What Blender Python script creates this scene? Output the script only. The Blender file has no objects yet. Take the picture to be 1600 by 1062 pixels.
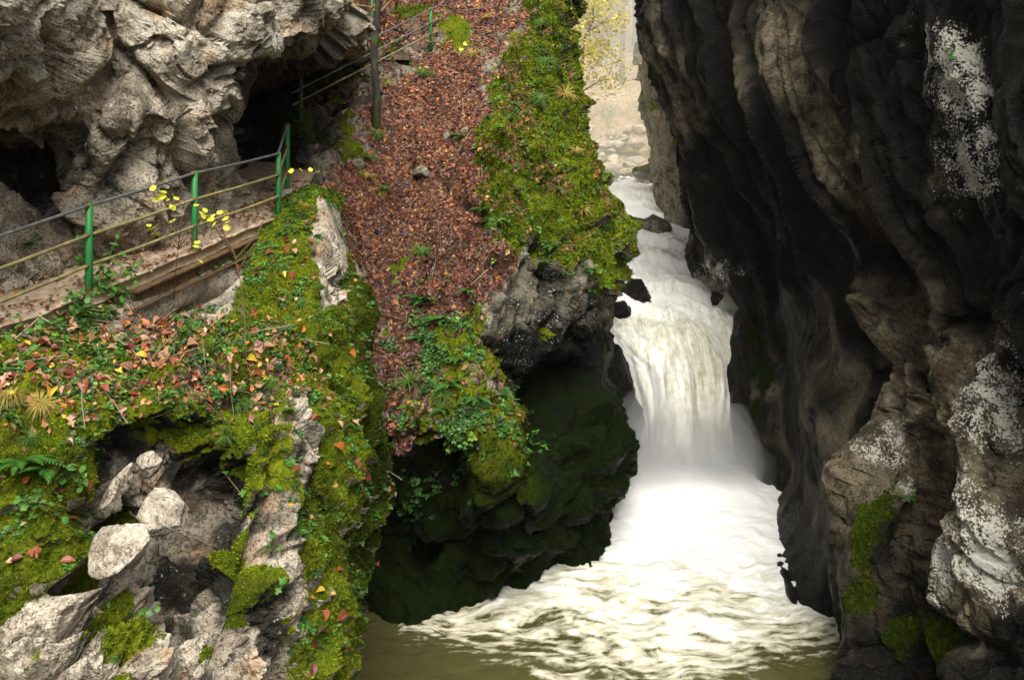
import bpy, math, random, time
import numpy as np
from mathutils import Vector, Matrix
T0 = time.time()
random.seed(7)
RNG = np.random.default_rng(11)
SC = bpy.context.scene
COL = SC.collection
R = math.radians

# ------------------------------------------------------------------ camera, sky, sun, exposure
EYE = 9.0            # eye height above the pool (m)
FPX = 1500.0         # focal length in photo pixels (1600 wide)
HOR = 212.0          # photo row of the horizon: level camera, lens shifted down
cam_data = bpy.data.cameras.new('camera')
cam = bpy.data.objects.new('camera', cam_data); COL.objects.link(cam)
cam.location = (0, 0, EYE); cam.rotation_euler = (R(90), 0, 0)
cam_data.sensor_width = 36.0; cam_data.lens = 36.0 * FPX / 1600.0
cam_data.shift_y = -(531.0 - HOR) / 1600.0
cam_data.clip_start = 0.1; cam_data.clip_end = 3000
SC.camera = cam

SUN_DIR = Vector((-0.08, 0.62, -0.77)).normalized()      # direction the light travels
elev = math.asin(-SUN_DIR.z); azim = math.atan2(-SUN_DIR.x, -SUN_DIR.y)
world = bpy.data.worlds.new('World'); SC.world = world; world.use_nodes = True
wn = world.node_tree; wn.nodes.clear()
wo = wn.nodes.new('ShaderNodeOutputWorld'); wb = wn.nodes.new('ShaderNodeBackground')
sky = wn.nodes.new('ShaderNodeTexSky'); sky.sky_type = 'NISHITA'; sky.sun_disc = False
sky.sun_elevation = elev; sky.sun_rotation = azim
sky.air_density = 1.0; sky.dust_density = 4.0; sky.ozone_density = 1.0
hs = wn.nodes.new('ShaderNodeHueSaturation'); hs.inputs['Saturation'].default_value = 0.12
wn.links.new(sky.outputs[0], hs.inputs['Color']); wn.links.new(hs.outputs[0], wb.inputs[0])
wb.inputs[1].default_value = 0.06
wn.links.new(wb.outputs[0], wo.inputs[0])
sd = bpy.data.lights.new('sun', 'SUN'); sd.energy = 2.4; sd.angle = R(38); sd.color = (1.0, 0.965, 0.90)
sun = bpy.data.objects.new('sun', sd); COL.objects.link(sun)
sun.rotation_euler = SUN_DIR.to_track_quat('-Z', 'Y').to_euler(); sun.location = (0, 0, 60)
SC.view_settings.view_transform = 'Standard'; SC.view_settings.look = 'None'
SC.view_settings.exposure = 1.55; SC.view_settings.gamma = 1.0; SC.view_settings.use_curve_mapping = False
SC.render.engine = 'CYCLES'
SC.cycles.use_denoising = True; SC.cycles.use_adaptive_sampling = True; SC.cycles.adaptive_threshold = 0.02
SC.cycles.max_bounces = 4; SC.cycles.diffuse_bounces = 2; SC.cycles.glossy_bounces = 2
SC.cycles.transmission_bounces = 2; SC.cycles.volume_bounces = 1; SC.cycles.transparent_max_bounces = 6
SC.cycles.caustics_reflective = False; SC.cycles.caustics_refractive = False

# ------------------------------------------------------------------ numpy noise
def hash3(i, seed):
    i = i.astype(np.int64)
    h = (i[..., 0] * 374761393 + i[..., 1] * 668265263 + i[..., 2] * 2147483647 + seed * 1274126177) & 0xFFFFFFFF
    h = ((h ^ (h >> 13)) * 1274126177) & 0xFFFFFFFF
    h = ((h ^ (h >> 16)) * 2246822519) & 0xFFFFFFFF
    return (h ^ (h >> 15)) & 0xFFFFFFFF
def hrand(h, k):
    g = ((h ^ (k * 0x9E3779B1 & 0xFFFFFFFF)) * 2654435761) & 0xFFFFFFFF
    g = ((g ^ (g >> 15)) * 2246822519) & 0xFFFFFFFF
    return ((g ^ (g >> 13)) & 0xFFFFFF).astype(np.float32) / 16777216.0
_G = np.random.default_rng(5).normal(size=(256, 3)).astype(np.float32)
_G /= np.linalg.norm(_G, axis=1, keepdims=True)
def perlin(p, seed=0):
    p = np.asarray(p, np.float32); f0 = np.floor(p); i0 = f0.astype(np.int64); f = p - f0
    u = f * f * f * (f * (f * 6 - 15) + 10)
    out = np.zeros(p.shape[:-1], np.float32)
    for dx in (0, 1):
        wx = u[..., 0] if dx else 1 - u[..., 0]
        for dy in (0, 1):
            wy = u[..., 1] if dy else 1 - u[..., 1]
            for dz in (0, 1):
                wz = u[..., 2] if dz else 1 - u[..., 2]
                g = _G[hash3(i0 + np.array([dx, dy, dz]), seed) & 255]
                d = g[..., 0] * (f[..., 0] - dx) + g[..., 1] * (f[..., 1] - dy) + g[..., 2] * (f[..., 2] - dz)
                out += wx * wy * wz * d
    return out * 1.5
def fbm(p, octv=4, seed=0, gain=0.5, lac=2.03):
    a = 1.0; s = 0; t = 0; p = np.asarray(p, np.float32)
    for o in range(octv):
        s = s + a * perlin(p, seed + o * 17); t += a; a *= gain; p = p * lac + 3.7
    return s / t
def ridged(p, octv=4, seed=0):
    a = 1.0; s = 0; t = 0; p = np.asarray(p, np.float32)
    for o in range(octv):
        s = s + a * (1 - np.abs(perlin(p, seed + o * 17)) * 2); t += a; a *= 0.5; p = p * 2.1 + 1.3
    return s / t
def voro(p, seed=0):
    p = np.asarray(p, np.float32); ip = np.floor(p).astype(np.int64); n = p.shape[0]
    d1 = np.full(n, 1e9, np.float32); d2 = d1.copy(); hid = np.zeros(n, np.int64); cen = np.zeros((n, 3), np.float32)
    for dx in (-1, 0, 1):
        for dy in (-1, 0, 1):
            for dz in (-1, 0, 1):
                c = ip + np.array([dx, dy, dz]); h = hash3(c, seed)
                q = c.astype(np.float32); q[:, 0] += hrand(h, 1); q[:, 1] += hrand(h, 2); q[:, 2] += hrand(h, 3)
                d = np.sqrt(((q - p) ** 2).sum(1))
                m = d < d1
                d2 = np.where(m, d1, np.minimum(d2, d)); d1 = np.where(m, d, d1)
                hid = np.where(m, h, hid); cen[m] = q[m]
    return d1, d2, hid, cen
def blocky(p, scale, seed, tilt=0.7, step=0.45, aniso=None, warp=0.25):
    """broken-rock displacement: each Voronoi cell is a tilted, offset facet; also returns the joint mask"""
    q = np.asarray(p, np.float32)
    if aniso is not None: q = q @ aniso
    q = q / scale
    q = q + warp * np.stack([perlin(q * 1.7, seed + 50), perlin(q * 1.7, seed + 51), perlin(q * 1.7, seed + 52)], -1)
    d1, d2, h, c = voro(q, seed)
    g = np.stack([hrand(h, 5), hrand(h, 6), hrand(h, 7)], -1) * 2 - 1
    disp = (hrand(h, 8) - 0.5) * step * 2 + tilt * ((q - c) * g).sum(1)
    gap = np.clip((d2 - d1) / 0.16, 0, 1)
    return disp * scale, 1 - gap * gap * (3 - 2 * gap)
def smooth(a, b, x):
    t = np.clip((x - a) / (b - a), 0, 1); return t * t * (3 - 2 * t)
def poly_mask(px, py, pts, soft=20.0):
    """1 inside the outline, falling to 0 over `soft` at its edge"""
    pts = np.array(pts, np.float32); n = len(pts); inside = np.zeros(px.shape, bool); dm = np.full(px.shape, 1e9, np.float32)
    for i in range(n):
        x0, y0 = pts[i]; x1, y1 = pts[(i + 1) % n]
        c = ((y0 > py) != (y1 > py)) & (px < (x1 - x0) * (py - y0) / (y1 - y0 + 1e-9) + x0); inside ^= c
        ex, ey = x1 - x0, y1 - y0
        t = np.clip(((px - x0) * ex + (py - y0) * ey) / (ex * ex + ey * ey + 1e-9), 0, 1)
        dm = np.minimum(dm, np.hypot(px - x0 - t * ex, py - y0 - t * ey))
    return smooth(-soft, soft, np.where(inside, dm, -dm))
def blob(px, py, x, y, rx, ry=None, ang=0):
    ry = ry or rx; c, s = math.cos(R(ang)), math.sin(R(ang)); dx, dy = px - x, py - y
    return np.exp(-(((dx * c + dy * s) / rx) ** 2 + ((-dx * s + dy * c) / ry) ** 2))

# ------------------------------------------------------------------ mesh helpers
def at(px, py, d):
    """a surveyed point: bearing and drop as read off the photo, at distance d"""
    return Vector(((px - 800) / FPX * d, d, EYE - (py - HOR) / FPX * d))
def at_np(C):
    C = np.asarray(C, np.float64); d = C[..., 2]
    return np.stack([(C[..., 0] - 800) / FPX * d, d, EYE - (C[..., 1] - HOR) / FPX * d], -1)
def proj(V):
    d = np.maximum(V[..., 1], 0.5)
    return 800 + FPX * V[..., 0] / d, HOR + FPX * (EYE - V[..., 2]) / d
def mesh_np(name, V, F, mat=None, smooth_shade=True, attrs=None, col=None):
    V = np.ascontiguousarray(V, np.float32).reshape(-1, 3); F = np.ascontiguousarray(F, np.int32); k = F.shape[1]
    me = bpy.data.meshes.new(name); me.vertices.add(len(V)); me.vertices.foreach_set('co', V.ravel())
    me.loops.add(F.size); me.loops.foreach_set('vertex_index', F.ravel())
    me.polygons.add(len(F)); me.polygons.foreach_set('loop_start', np.arange(0, F.size, k, dtype=np.int32))
    me.polygons.foreach_set('loop_total', np.full(len(F), k, np.int32))
    me.polygons.foreach_set('use_smooth', np.full(len(F), smooth_shade, bool))
    for an, a in (attrs or {}).items():
        at_ = me.attributes.new(an, 'FLOAT', 'POINT'); at_.data.foreach_set('value', np.ascontiguousarray(a, np.float32).ravel())
    if col is not None:
        c4 = np.ones((len(V), 4), np.float32); c4[:, :3] = col
        ca = me.color_attributes.new('tint', 'FLOAT_COLOR', 'POINT'); ca.data.foreach_set('color', c4.ravel())
    me.update(calc_edges=True)
    if mat: me.materials.append(mat)
    return me
def link(name, me, parent=None, label=None, cat=None, group=None, kind=None, loc=None, rot=None):
    o = bpy.data.objects.new(name, me); COL.objects.link(o)
    if parent: o.parent = parent
    if loc is not None: o.location = loc
    if rot is not None: o.rotation_euler = rot
    if label: o['label'] = label
    if cat: o['category'] = cat
    if group: o['group'] = group
    if kind: o['kind'] = kind
    return o
class MB:
    def __init__(s): s.v = []; s.f = []
    def add(s, vs, fs):
        b = len(s.v); s.v += [tuple(v) for v in vs]; s.f += [tuple(i + b for i in f) for f in fs]
    def tube(s, pts, rad, n=8, cap=True):
        pts = [Vector(p) for p in pts]; rad = rad if hasattr(rad, '__len__') else [rad] * len(pts)
        b = len(s.v); ref = None
        for i, p in enumerate(pts):
            d = (pts[min(i + 1, len(pts) - 1)] - pts[max(i - 1, 0)]).normalized()
            if ref is None: ref = d.orthogonal().normalized()
            u = (ref - d * ref.dot(d)).normalized(); w = d.cross(u); ref = u
            for k in range(n):
                a = 2 * math.pi * k / n; s.v.append(tuple(p + (u * math.cos(a) + w * math.sin(a)) * rad[i]))
        for i in range(len(pts) - 1):
            for k in range(n):
                s.f.append((b + i * n + k, b + i * n + (k + 1) % n, b + (i + 1) * n + (k + 1) % n, b + (i + 1) * n + k))
        if cap:
            s.f.append(tuple(b + k for k in range(n))[::-1]); s.f.append(tuple(b + (len(pts) - 1) * n + k for k in range(n)))
    def box(s, o, ax, ay, az):
        o, ax, ay, az = map(Vector, (o, ax, ay, az))
        s.add([o, o + ax, o + ax + ay, o + ay, o + az, o + ax + az, o + ax + ay + az, o + ay + az],
              [(0, 3, 2, 1), (4, 5, 6, 7), (0, 1, 5, 4), (1, 2, 6, 5), (2, 3, 7, 6), (3, 0, 4, 7)])
    def mesh(s, name, mat, smooth_shade=True):
        me = bpy.data.meshes.new(name); me.from_pydata(s.v, [], s.f); me.update()
        for p in me.polygons: p.use_smooth = smooth_shade
        if mat: me.materials.append(mat)
        return me
def empty(name, loc, label, cat, group=None):
    return link(name, None, label=label, cat=cat, group=group, loc=loc)

def spline_axis(P, t, m):
    """cubic Hermite through P[k] at parameters t, resampled at m even parameters (axis 0)"""
    P = np.asarray(P, np.float64); n = len(t)
    d = np.diff(P, axis=0) / np.diff(t).reshape(-1, *([1] * (P.ndim - 1)))
    T = np.empty_like(P); T[1:-1] = (d[1:] + d[:-1]) * 0.5; T[0] = d[0]; T[-1] = d[-1]
    x = np.linspace(t[0], t[-1], m); k = np.clip(np.searchsorted(t, x, 'right') - 1, 0, n - 2)
    h = (t[k + 1] - t[k]); u = (x - t[k]) / h
    sh = (-1,) + (1,) * (P.ndim - 1); u = u.reshape(sh); h = h.reshape(sh)
    return ((2 * u ** 3 - 3 * u ** 2 + 1) * P[k] + (u ** 3 - 2 * u ** 2 + u) * h * T[k] + (-2 * u ** 3 + 3 * u ** 2) * P[k + 1] + (u ** 3 - u ** 2) * h * T[k + 1])
class Sheet:
    """a rock face lofted through surveyed control rows, then broken up by displacement"""
    def __init__(s, rows, nr, nc, flip=False):
        C = np.array(rows, np.float64); W = at_np(C)
        scr = C[..., :2].copy()
        # even spacing weighs both the apparent size and the real length so hidden returns stay coarse
        def par(ax):
            a = np.linalg.norm(np.diff(scr, axis=ax), axis=-1); b = np.linalg.norm(np.diff(W, axis=ax), axis=-1) * 12
            L = (a + b).mean(1 - ax); return np.concatenate([[0], np.cumsum(np.maximum(L, 1e-3))])
        G = spline_axis(W, par(0), nr)
        G = np.swapaxes(spline_axis(np.swapaxes(G, 0, 1), par(1), nc), 0, 1)
        s.nr, s.nc = nr, nc; s.G = G; s.flip = flip; s.V = G.reshape(-1, 3).astype(np.float32); s.N = s.normals()
        s.px, s.py = proj(s.V); s.attr = {}; s.row = np.repeat(np.linspace(0, 1, nr), nc)
    def normals(s):
        G = s.V.reshape(s.nr, s.nc, 3)
        a = np.gradient(G, axis=0); b = np.gradient(G, axis=1)
        n = np.cross(a, b) if not s.flip else np.cross(b, a)
        n /= np.linalg.norm(n, axis=-1, keepdims=True) + 1e-9
        return n.reshape(-1, 3).astype(np.float32)
    def push(s, d, damp=1.0):
        s.V = s.V + s.N * np.asarray(d * damp, np.float32)[:, None]
    def refresh(s): s.N = s.normals(); s.px, s.py = proj(s.V)
    def faces(s):
        i = np.arange(s.nr * s.nc, dtype=np.int32).reshape(s.nr, s.nc)
        q = np.stack([i[:-1, :-1], i[1:, :-1], i[1:, 1:], i[:-1, 1:]], -1).reshape(-1, 4)
        return q if not s.flip else q[:, ::-1]
    def build(s, name, mat, **kw):
        s.attr.setdefault('shade_tint', np.zeros(len(s.V))); s.attr['v1'] = 0.5 + 0.5 * fbm(s.V * 0.8, 4, 7); s.attr['v2'] = 0.5 + 0.9 * fbm(s.V * 2.0, 3, 8)
        s.me = mesh_np(name, s.V, s.faces(), mat, False, s.attr); s.ob = link(name, s.me, **kw); return s.ob
    def sample(s, n, weight, rng, margin=60):
        """n random points on the face, weighted; returns position, normal, row and column-interpolated attributes"""
        F = s.faces(); P = s.V[F]
        ar = np.linalg.norm(np.cross(P[:, 2] - P[:, 0], P[:, 3] - P[:, 1]), axis=1) * 0.5
        w = ar * weight[F].mean(1)
        fx = s.px[F].mean(1); fy = s.py[F].mean(1)
        w = w * ((fx > -margin) & (fx < 1600 + margin) & (fy > -margin) & (fy < 1062 + margin))
        if w.sum() <= 0: return None
        k = rng.choice(len(F), n, p=w / w.sum()); u = rng.random((n, 1)); v = rng.random((n, 1))
        p = (P[k, 0] * (1 - u) + P[k, 3] * u) * (1 - v) + (P[k, 1] * (1 - u) + P[k, 2] * u) * v
        nn = s.N[F[k]].mean(1); nn /= np.linalg.norm(nn, axis=1, keepdims=True) + 1e-9
        return p.astype(np.float32), nn.astype(np.float32), F[k, 0]

# ------------------------------------------------------------------ materials
def mat_new(name):
    m = bpy.data.materials.new(name); m.use_nodes = True; nt = m.node_tree; nt.nodes.clear()
    o = nt.nodes.new('ShaderNodeOutputMaterial'); b = nt.nodes.new('ShaderNodeBsdfPrincipled')
    nt.links.new(b.outputs[0], o.inputs[0]); return m, nt, b, o
class NT:
    def __init__(s, nt): s.nt = nt
    def put(s, node, sock, v):
        i = node.inputs[sock]
        if isinstance(v, bpy.types.NodeSocket): s.nt.links.new(v, i)
        elif isinstance(v, (tuple, list)) and len(v) == 3 and i.type == 'RGBA': i.default_value = (*v, 1)
        else: i.default_value = v
    def pos(s): return s.nt.nodes.new('ShaderNodeNewGeometry').outputs['Position']
    def attr(s, n, out='Fac'):
        a = s.nt.nodes.new('ShaderNodeAttribute'); a.attribute_name = n; return a.outputs[out]
    def mapping(s, vec, scale=(1, 1, 1), rot=(0, 0, 0)):
        m = s.nt.nodes.new('ShaderNodeMapping'); s.put(m, 'Vector', vec); m.inputs['Scale'].default_value = scale
        m.inputs['Rotation'].default_value = rot; return m.outputs[0]
    def noise(s, vec, scale, detail=4, rough=0.55, dist=0.0, out='Fac'):
        n = s.nt.nodes.new('ShaderNodeTexNoise'); s.put(n, 'Vector', vec); n.inputs['Scale'].default_value = scale
        n.inputs['Detail'].default_value = detail; n.inputs['Roughness'].default_value = rough; n.inputs['Distortion'].default_value = dist
        return n.outputs[out]
    def voro(s, vec, scale, feature='F1', out='Distance'):
        n = s.nt.nodes.new('ShaderNodeTexVoronoi'); n.feature = feature; s.put(n, 'Vector', vec); n.inputs['Scale'].default_value = scale
        return n.outputs[out]
    def math(s, op, a, b=0.0, clamp=False):
        n = s.nt.nodes.new('ShaderNodeMath'); n.operation = op; n.use_clamp = clamp; s.put(n, 0, a); s.put(n, 1, b); return n.outputs[0]
    def step(s, x, lo, hi):
        n = s.nt.nodes.new('ShaderNodeMapRange'); n.interpolation_type = 'SMOOTHSTEP'; s.put(n, 'Value', x)
        n.inputs['From Min'].default_value = lo; n.inputs['From Max'].default_value = hi; return n.outputs[0]
    def mix(s, f, a, b, mode='MIX'):
        n = s.nt.nodes.new('ShaderNodeMix'); n.data_type = 'RGBA'; n.blend_type = mode
        s.put(n, 'Factor', f)
        for sock, v in ((n.inputs[6], a), (n.inputs[7], b)):
            if isinstance(v, bpy.types.NodeSocket): s.nt.links.new(v, sock)
            else: sock.default_value = (*v, 1)
        return n.outputs[2]
    def ramp(s, f, stops):
        n = s.nt.nodes.new('ShaderNodeValToRGB'); e = n.color_ramp.elements
        while len(e) < len(stops): e.new(0.5)
        for el, (p, c) in zip(e, stops): el.position = p; el.color = (*c, 1)
        s.put(n, 'Fac', f); return n.outputs[0]
    def bump(s, h, strength=0.5, dist=0.05, nrm=None):
        n = s.nt.nodes.new('ShaderNodeBump'); s.put(n, 'Height', h); n.inputs['Strength'].default_value = strength
        n.inputs['Distance'].default_value = dist
        if nrm is not None: s.put(n, 'Normal', nrm)
        return n.outputs[0]
def rock_material(name, light, mid, dark, wetcol, moss_a, moss_b, wet_rough=0.42, lichen_col=(0.62, 0.61, 0.53), bump=1.0):
    m, nt, b, o = mat_new(name); g = NT(nt); p = g.pos()
    nA = g.noise(p, 3.2, 7, 0.70); nB = g.noise(p, 28, 3, 0.68)
    v1 = g.attr('v1'); v2 = g.attr('v2')
    f = g.math('ADD', g.math('MULTIPLY', v1, 0.30), g.math('MULTIPLY', nA, 0.70))
    c = g.ramp(f, [(0.32, dark), (0.44, mid), (0.55, light), (0.68, tuple(min(1, x * 1.25) for x in light))])
    c = g.mix(g.math('MULTIPLY', g.step(v2, 0.60, 0.82), 0.38), c, (mid[0] * 1.35, mid[1] * 0.85, mid[2] * 0.42))       # iron stain
    c = g.mix(g.math('MULTIPLY', g.step(nB, 0.51, 0.63), 0.75), c, tuple(x * 0.5 for x in dark))                        # pitting
    pw = nt.nodes.new('ShaderNodeVectorMath'); pw.operation = 'MULTIPLY_ADD'; g.put(pw, 0, g.noise(p, 2.0, 2, .6, 0, 'Color')); pw.inputs[1].default_value = (.55, .55, .55); g.put(pw, 2, p)
    ck = g.voro(g.mapping(pw.outputs[0], (1.5, 1.5, 1.1), (.3, .7, .2)), 1.5, 'DISTANCE_TO_EDGE'); crk = g.step(ck, 0.0, 0.045)
    c = g.mix(g.math('MULTIPLY', g.math('SUBTRACT', 1.0, crk), g.math('MULTIPLY', g.step(v2, .40, .62), .6)), c, tuple(x * 0.45 for x in dark))
    w = g.step(g.math('ADD', g.attr('wet'), g.math('MULTIPLY', g.math('SUBTRACT', nA, 0.5), 1.4)), 0.30, 0.70)
    c = g.mix(w, c, g.mix(g.step(nA, 0.4, 0.66), wetcol, tuple(x * 3.0 for x in wetcol)))
    ln = g.math('ADD', g.math('MULTIPLY', nB, 0.60), g.math('MULTIPLY', nA, 0.50))
    l = g.step(g.math('ADD', ln, g.math('MULTIPLY', g.attr('lichen'), 0.46)), 0.74, 0.80)
    c = g.mix(l, c, g.mix(nA, lichen_col, tuple(x * 0.6 for x in lichen_col)))
    s_ = g.step(g.math('ADD', g.attr('soil'), g.math('MULTIPLY', g.math('SUBTRACT', nA, 0.5), 0.8)), 0.4, 0.6)
    c = g.mix(s_, c, g.mix(nB, (0.03, 0.015, 0.009), (0.11, 0.050, 0.028)))
    mk = g.step(g.math('ADD', g.attr('moss'), g.math('ADD', g.math('MULTIPLY', g.math('SUBTRACT', nA, 0.5), 1.1), g.math('MULTIPLY', g.math('SUBTRACT', nB, 0.5), 0.6))), 0.40, 0.56)
    mc = g.mix(v2, moss_a, moss_b)
    mc = g.mix(g.math('MULTIPLY', g.step(nB, 0.42, 0.62), 0.55), mc, tuple(x * 0.4 for x in moss_a))
    mc = g.mix(g.math('MULTIPLY', g.step(nA, 0.5, 0.68), 0.5), mc, (0.060, 0.052, 0.012))
    mc = g.mix(g.attr('shade_tint'), mc, (0.0065, 0.0125, 0.002))  # moss painted toward black where the rock lies in shadow
    c = g.mix(mk, c, mc)
    g.put(b, 'Base Color', c)
    rr = g.mix(w, (0.85,) * 3, (wet_rough,) * 3); rr = g.mix(mk, rr, (0.95,) * 3)
    g.put(b, 'Roughness', rr); g.put(b, 'Specular IOR Level', g.mix(mk, g.mix(w, (.25,) * 3, (.11,) * 3), (.03,) * 3))
    h = g.math('ADD', g.math('MULTIPLY', nB, 0.36), nA)
    g.put(b, 'Normal', g.bump(h, 0.8 * bump, 0.22))
    return m
MOSS_A = (0.045, 0.080, 0.005); MOSS_B = (0.190, 0.205, 0.010)
M_ROCK = rock_material('limestone', (0.56, 0.49, 0.38), (0.31, 0.26, 0.19), (0.075, 0.06, 0.045), (0.012, 0.011, 0.008), MOSS_A, MOSS_B)
M_SLOPE = rock_material('mossy_limestone', (0.30, 0.28, 0.21), (0.15, 0.13, 0.09), (0.045, 0.038, 0.028), (0.0035, 0.0035, 0.0025), MOSS_A, MOSS_B)  # wetcol blackened to give the lower buttress its unlit look
M_RIGHT = rock_material('dark_limestone', (0.175, 0.142, 0.088), (0.050, 0.039, 0.023), (0.011, 0.009, 0.006), (0.0042, 0.0039, 0.0027), (0.012, 0.028, 0.003), (0.05, 0.07, 0.005),
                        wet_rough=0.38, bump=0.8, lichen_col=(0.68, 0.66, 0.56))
def tint_material(name, rough=0.55, spec=0.3, transl=0.0, var=0.25):
    """colour comes per leaf or blade from the mesh, with a little blotching"""
    m, nt, b, o = mat_new(name); g = NT(nt); c = g.attr('tint', 'Color'); p = g.pos()
    c = g.mix(g.math('MULTIPLY', g.noise(p, 60, 3), var * 2), c, (0.02, 0.012, 0.006))
    g.put(b, 'Base Color', c); b.inputs['Roughness'].default_value = rough; b.inputs['Specular IOR Level'].default_value = spec
    if transl:
        t = nt.nodes.new('ShaderNodeBsdfTranslucent'); g.put(t, 'Color', c); mx = nt.nodes.new('ShaderNodeMixShader'); mx.inputs[0].default_value = transl
        nt.links.new(b.outputs[0], mx.inputs[1]); nt.links.new(t.outputs[0], mx.inputs[2]); nt.links.new(mx.outputs[0], o.inputs[0])
    return m
def plain_material(name, col, col2=None, rough=0.6, metal=0.0, scale=12, spec=0.4, bump=0.0, transl=0.0):
    m, nt, b, o = mat_new(name); g = NT(nt); tc = nt.nodes.new('ShaderNodeTexCoord').outputs['Object']
    c = g.mix(g.step(g.noise(tc, scale, 5, 0.65, 0.3), 0.35, 0.65), col, col2 or tuple(x * 0.6 for x in col))
    g.put(b, 'Base Color', c); b.inputs['Roughness'].default_value = rough; b.inputs['Metallic'].default_value = metal
    b.inputs['Specular IOR Level'].default_value = spec
    if bump: g.put(b, 'Normal', g.bump(g.noise(tc, scale * 2.5, 5, 0.7), bump, 0.02))
    if transl:
        t = nt.nodes.new('ShaderNodeBsdfTranslucent'); g.put(t, 'Color', c); mx = nt.nodes.new('ShaderNodeMixShader'); mx.inputs[0].default_value = transl
        nt.links.new(b.outputs[0], mx.inputs[1]); nt.links.new(t.outputs[0], mx.inputs[2]); nt.links.new(mx.outputs[0], o.inputs[0])
    return m

# ------------------------------------------------------------------ near rock under the path (left foreground)
near_rows = [
 [(-350,600,11.5),(-150,530,12.2),(-30,470,13.0),(60,440,13.6),(180,405,14.6),(280,365,15.9),(380,315,18.2),(440,300,19.0),(475,292,19.6),(500,288,20),(520,288,20.5),(540,300,21),(500,290,23)],
 [(-350,640,9.0),(-150,575,9.9),(-20,520,10.7),(100,478,11.8),(205,452,12.75),(320,400,14.3),(405,352,15.9),(455,305,17.2),(488,284,17.6),(506,288,17.9),(514,300,18.3),(532,330,18.8),(500,300,21.5)],
 [(-350,690,8.7),(-150,625,9.3),(-20,575,10.1),(110,535,11.0),(215,520,11.9),(320,450,13.6),(410,390,14.8),(465,350,15.6),(505,335,16.1),(521,340,16.5),(528,355,17.0),(545,380,17.6),(510,370,20.5)],
 [(-350,740,8.3),(-150,690,8.9),(-20,640,9.6),(120,600,10.3),(225,580,10.9),(330,545,11.9),(425,500,12.9),(485,475,13.7),(522,460,14.3),(540,465,14.8),(545,475,15.3),(568,490,16.0),(530,480,19.5)],
 [(-350,800,8.1),(-150,740,8.6),(-20,700,9.2),(110,665,9.7),(220,650,10.1),(330,620,10.9),(425,590,11.7),(485,575,12.4),(520,570,13.0),(537,575,13.4),(546,580,13.9),(580,585,14.8),(540,580,19)],
 [(-350,880,8.1),(-150,820,8.5),(-20,780,9.0),(100,745,9.3),(185,725,10.3),(290,710,10.9),(400,690,10.9),(480,680,11.5),(518,680,12.0),(537,685,12.5),(548,690,13.2),(588,700,14.3),(545,690,18.5)],
 [(-350,980,8.3),(-150,930,8.6),(-20,890,9.0),(90,850,9.2),(165,830,10.3),(270,820,11.0),(380,800,10.7),(460,795,11.2),(508,800,11.7),(533,805,12.2),(548,810,13.2),(585,830,14.3),(545,810,18.5)],
 [(-350,1060,8.2),(-150,1010,8.4),(-20,975,8.7),(90,950,9.0),(170,930,9.6),(270,920,10.3),(365,915,10.1),(440,910,10.6),(495,915,11.2),(524,920,11.8),(545,930,13.2),(555,950,14.3),(535,930,18.5)],
 [(-350,1180,7.9),(-150,1150,8.0),(-20,1110,8.3),(90,1080,8.5),(180,1065,8.8),(270,1055,9.4),(350,1050,9.6),(425,1050,10.1),(480,1055,10.7),(512,1060,11.3),(530,1070,12.7),(540,1080,14),(520,1070,18)],
 [(-350,1500,7.6),(-150,1480,7.7),(-20,1440,7.9),(90,1420,8.1),(180,1400,8.4),(270,1390,8.9),(350,1390,9.2),(425,1390,9.7),(475,1390,10.3),(505,1390,11),(520,1390,12.4),(530,1390,13.8),(515,1390,17.5)],
]
near = Sheet(near_rows, 400, 400)
S = near; p0 = S.V.copy(); px, py = S.px, S.py
an = np.array(Matrix.Rotation(R(40), 3, 'Y') @ Matrix.Diagonal((1.0, 1.0, 0.55)), np.float32)
damp = smooth(0.10, 0.20, S.row)
n_big = fbm(p0 * 0.7, 3, 1); low = smooth(640, 760, py + n_big * 90)
shelf = 1 - low
b1, c1 = blocky(p0, 1.15, 21, 0.7, 0.30, an); b2, c2 = blocky(p0, 0.42, 22, 0.75, 0.35, an); b3, c3 = blocky(p0, 0.16, 23, 0.6, 0.3)
ivy_edge = smooth(505, 545, px) * smooth(330, 420, py)
crest_rock = poly_mask(px, py, [(500,300),(545,330),(548,470),(505,480),(488,360)], 12)
under_deck = poly_mask(px, py, [(205,455),(330,395),(400,365),(380,420),(340,500),(240,490)], 20)
bare = np.clip(low * (poly_mask(px, py, [(160,700),(330,690),(330,760),(440,780),(470,1100),(-60,1100),(-60,930),(140,900)], 35)) + crest_rock * .9 + under_deck * .8 + blob(px,py,480,700,22,70)*.8, 0, 1)
rockamp = 0.25 + 0.75 * bare
S.push(b1 * 0.32 * rockamp + b2 * 0.42 * rockamp + b3 * 0.34 * rockamp - c1 * 0.26 * rockamp - c2 * 0.10 * bare + n_big * 0.30, damp)
pil = np.abs(perlin(p0 * 2.6, 60)); pil2 = np.abs(perlin(p0 * 7.0, 61))
S.push(((0.10 - pil * 0.30) + (0.02 - pil2 * 0.06)) * (1 - bare) + fbm(p0 * 7, 3, 62) * 0.03, damp)
l1 = voro(p0 * 1.9 + fbm(p0 * 2, 2, 66)[:, None] * .4, 182)[0]; l2 = voro(p0 * 5.0, 183)[0]
S.push((1 - bare) * ((0.48 - l1) * 0.32 + (0.48 - l2) * 0.10), damp)
# hanging folds of moss on the right edge
rib = ridged((p0 @ np.array(Matrix.Rotation(R(-38), 3, 'Y'), np.float32).T) * np.array([2.6, 1.6, .55], np.float32), 4, 64) - .45
S.push(rib * .34 * bare * low, damp)
S.push(ivy_edge * (1 - bare) * (ridged(p0 * np.array([1.6, 1.6, 0.5], np.float32), 2, 63) - 0.45) * 0.16, damp)
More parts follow.
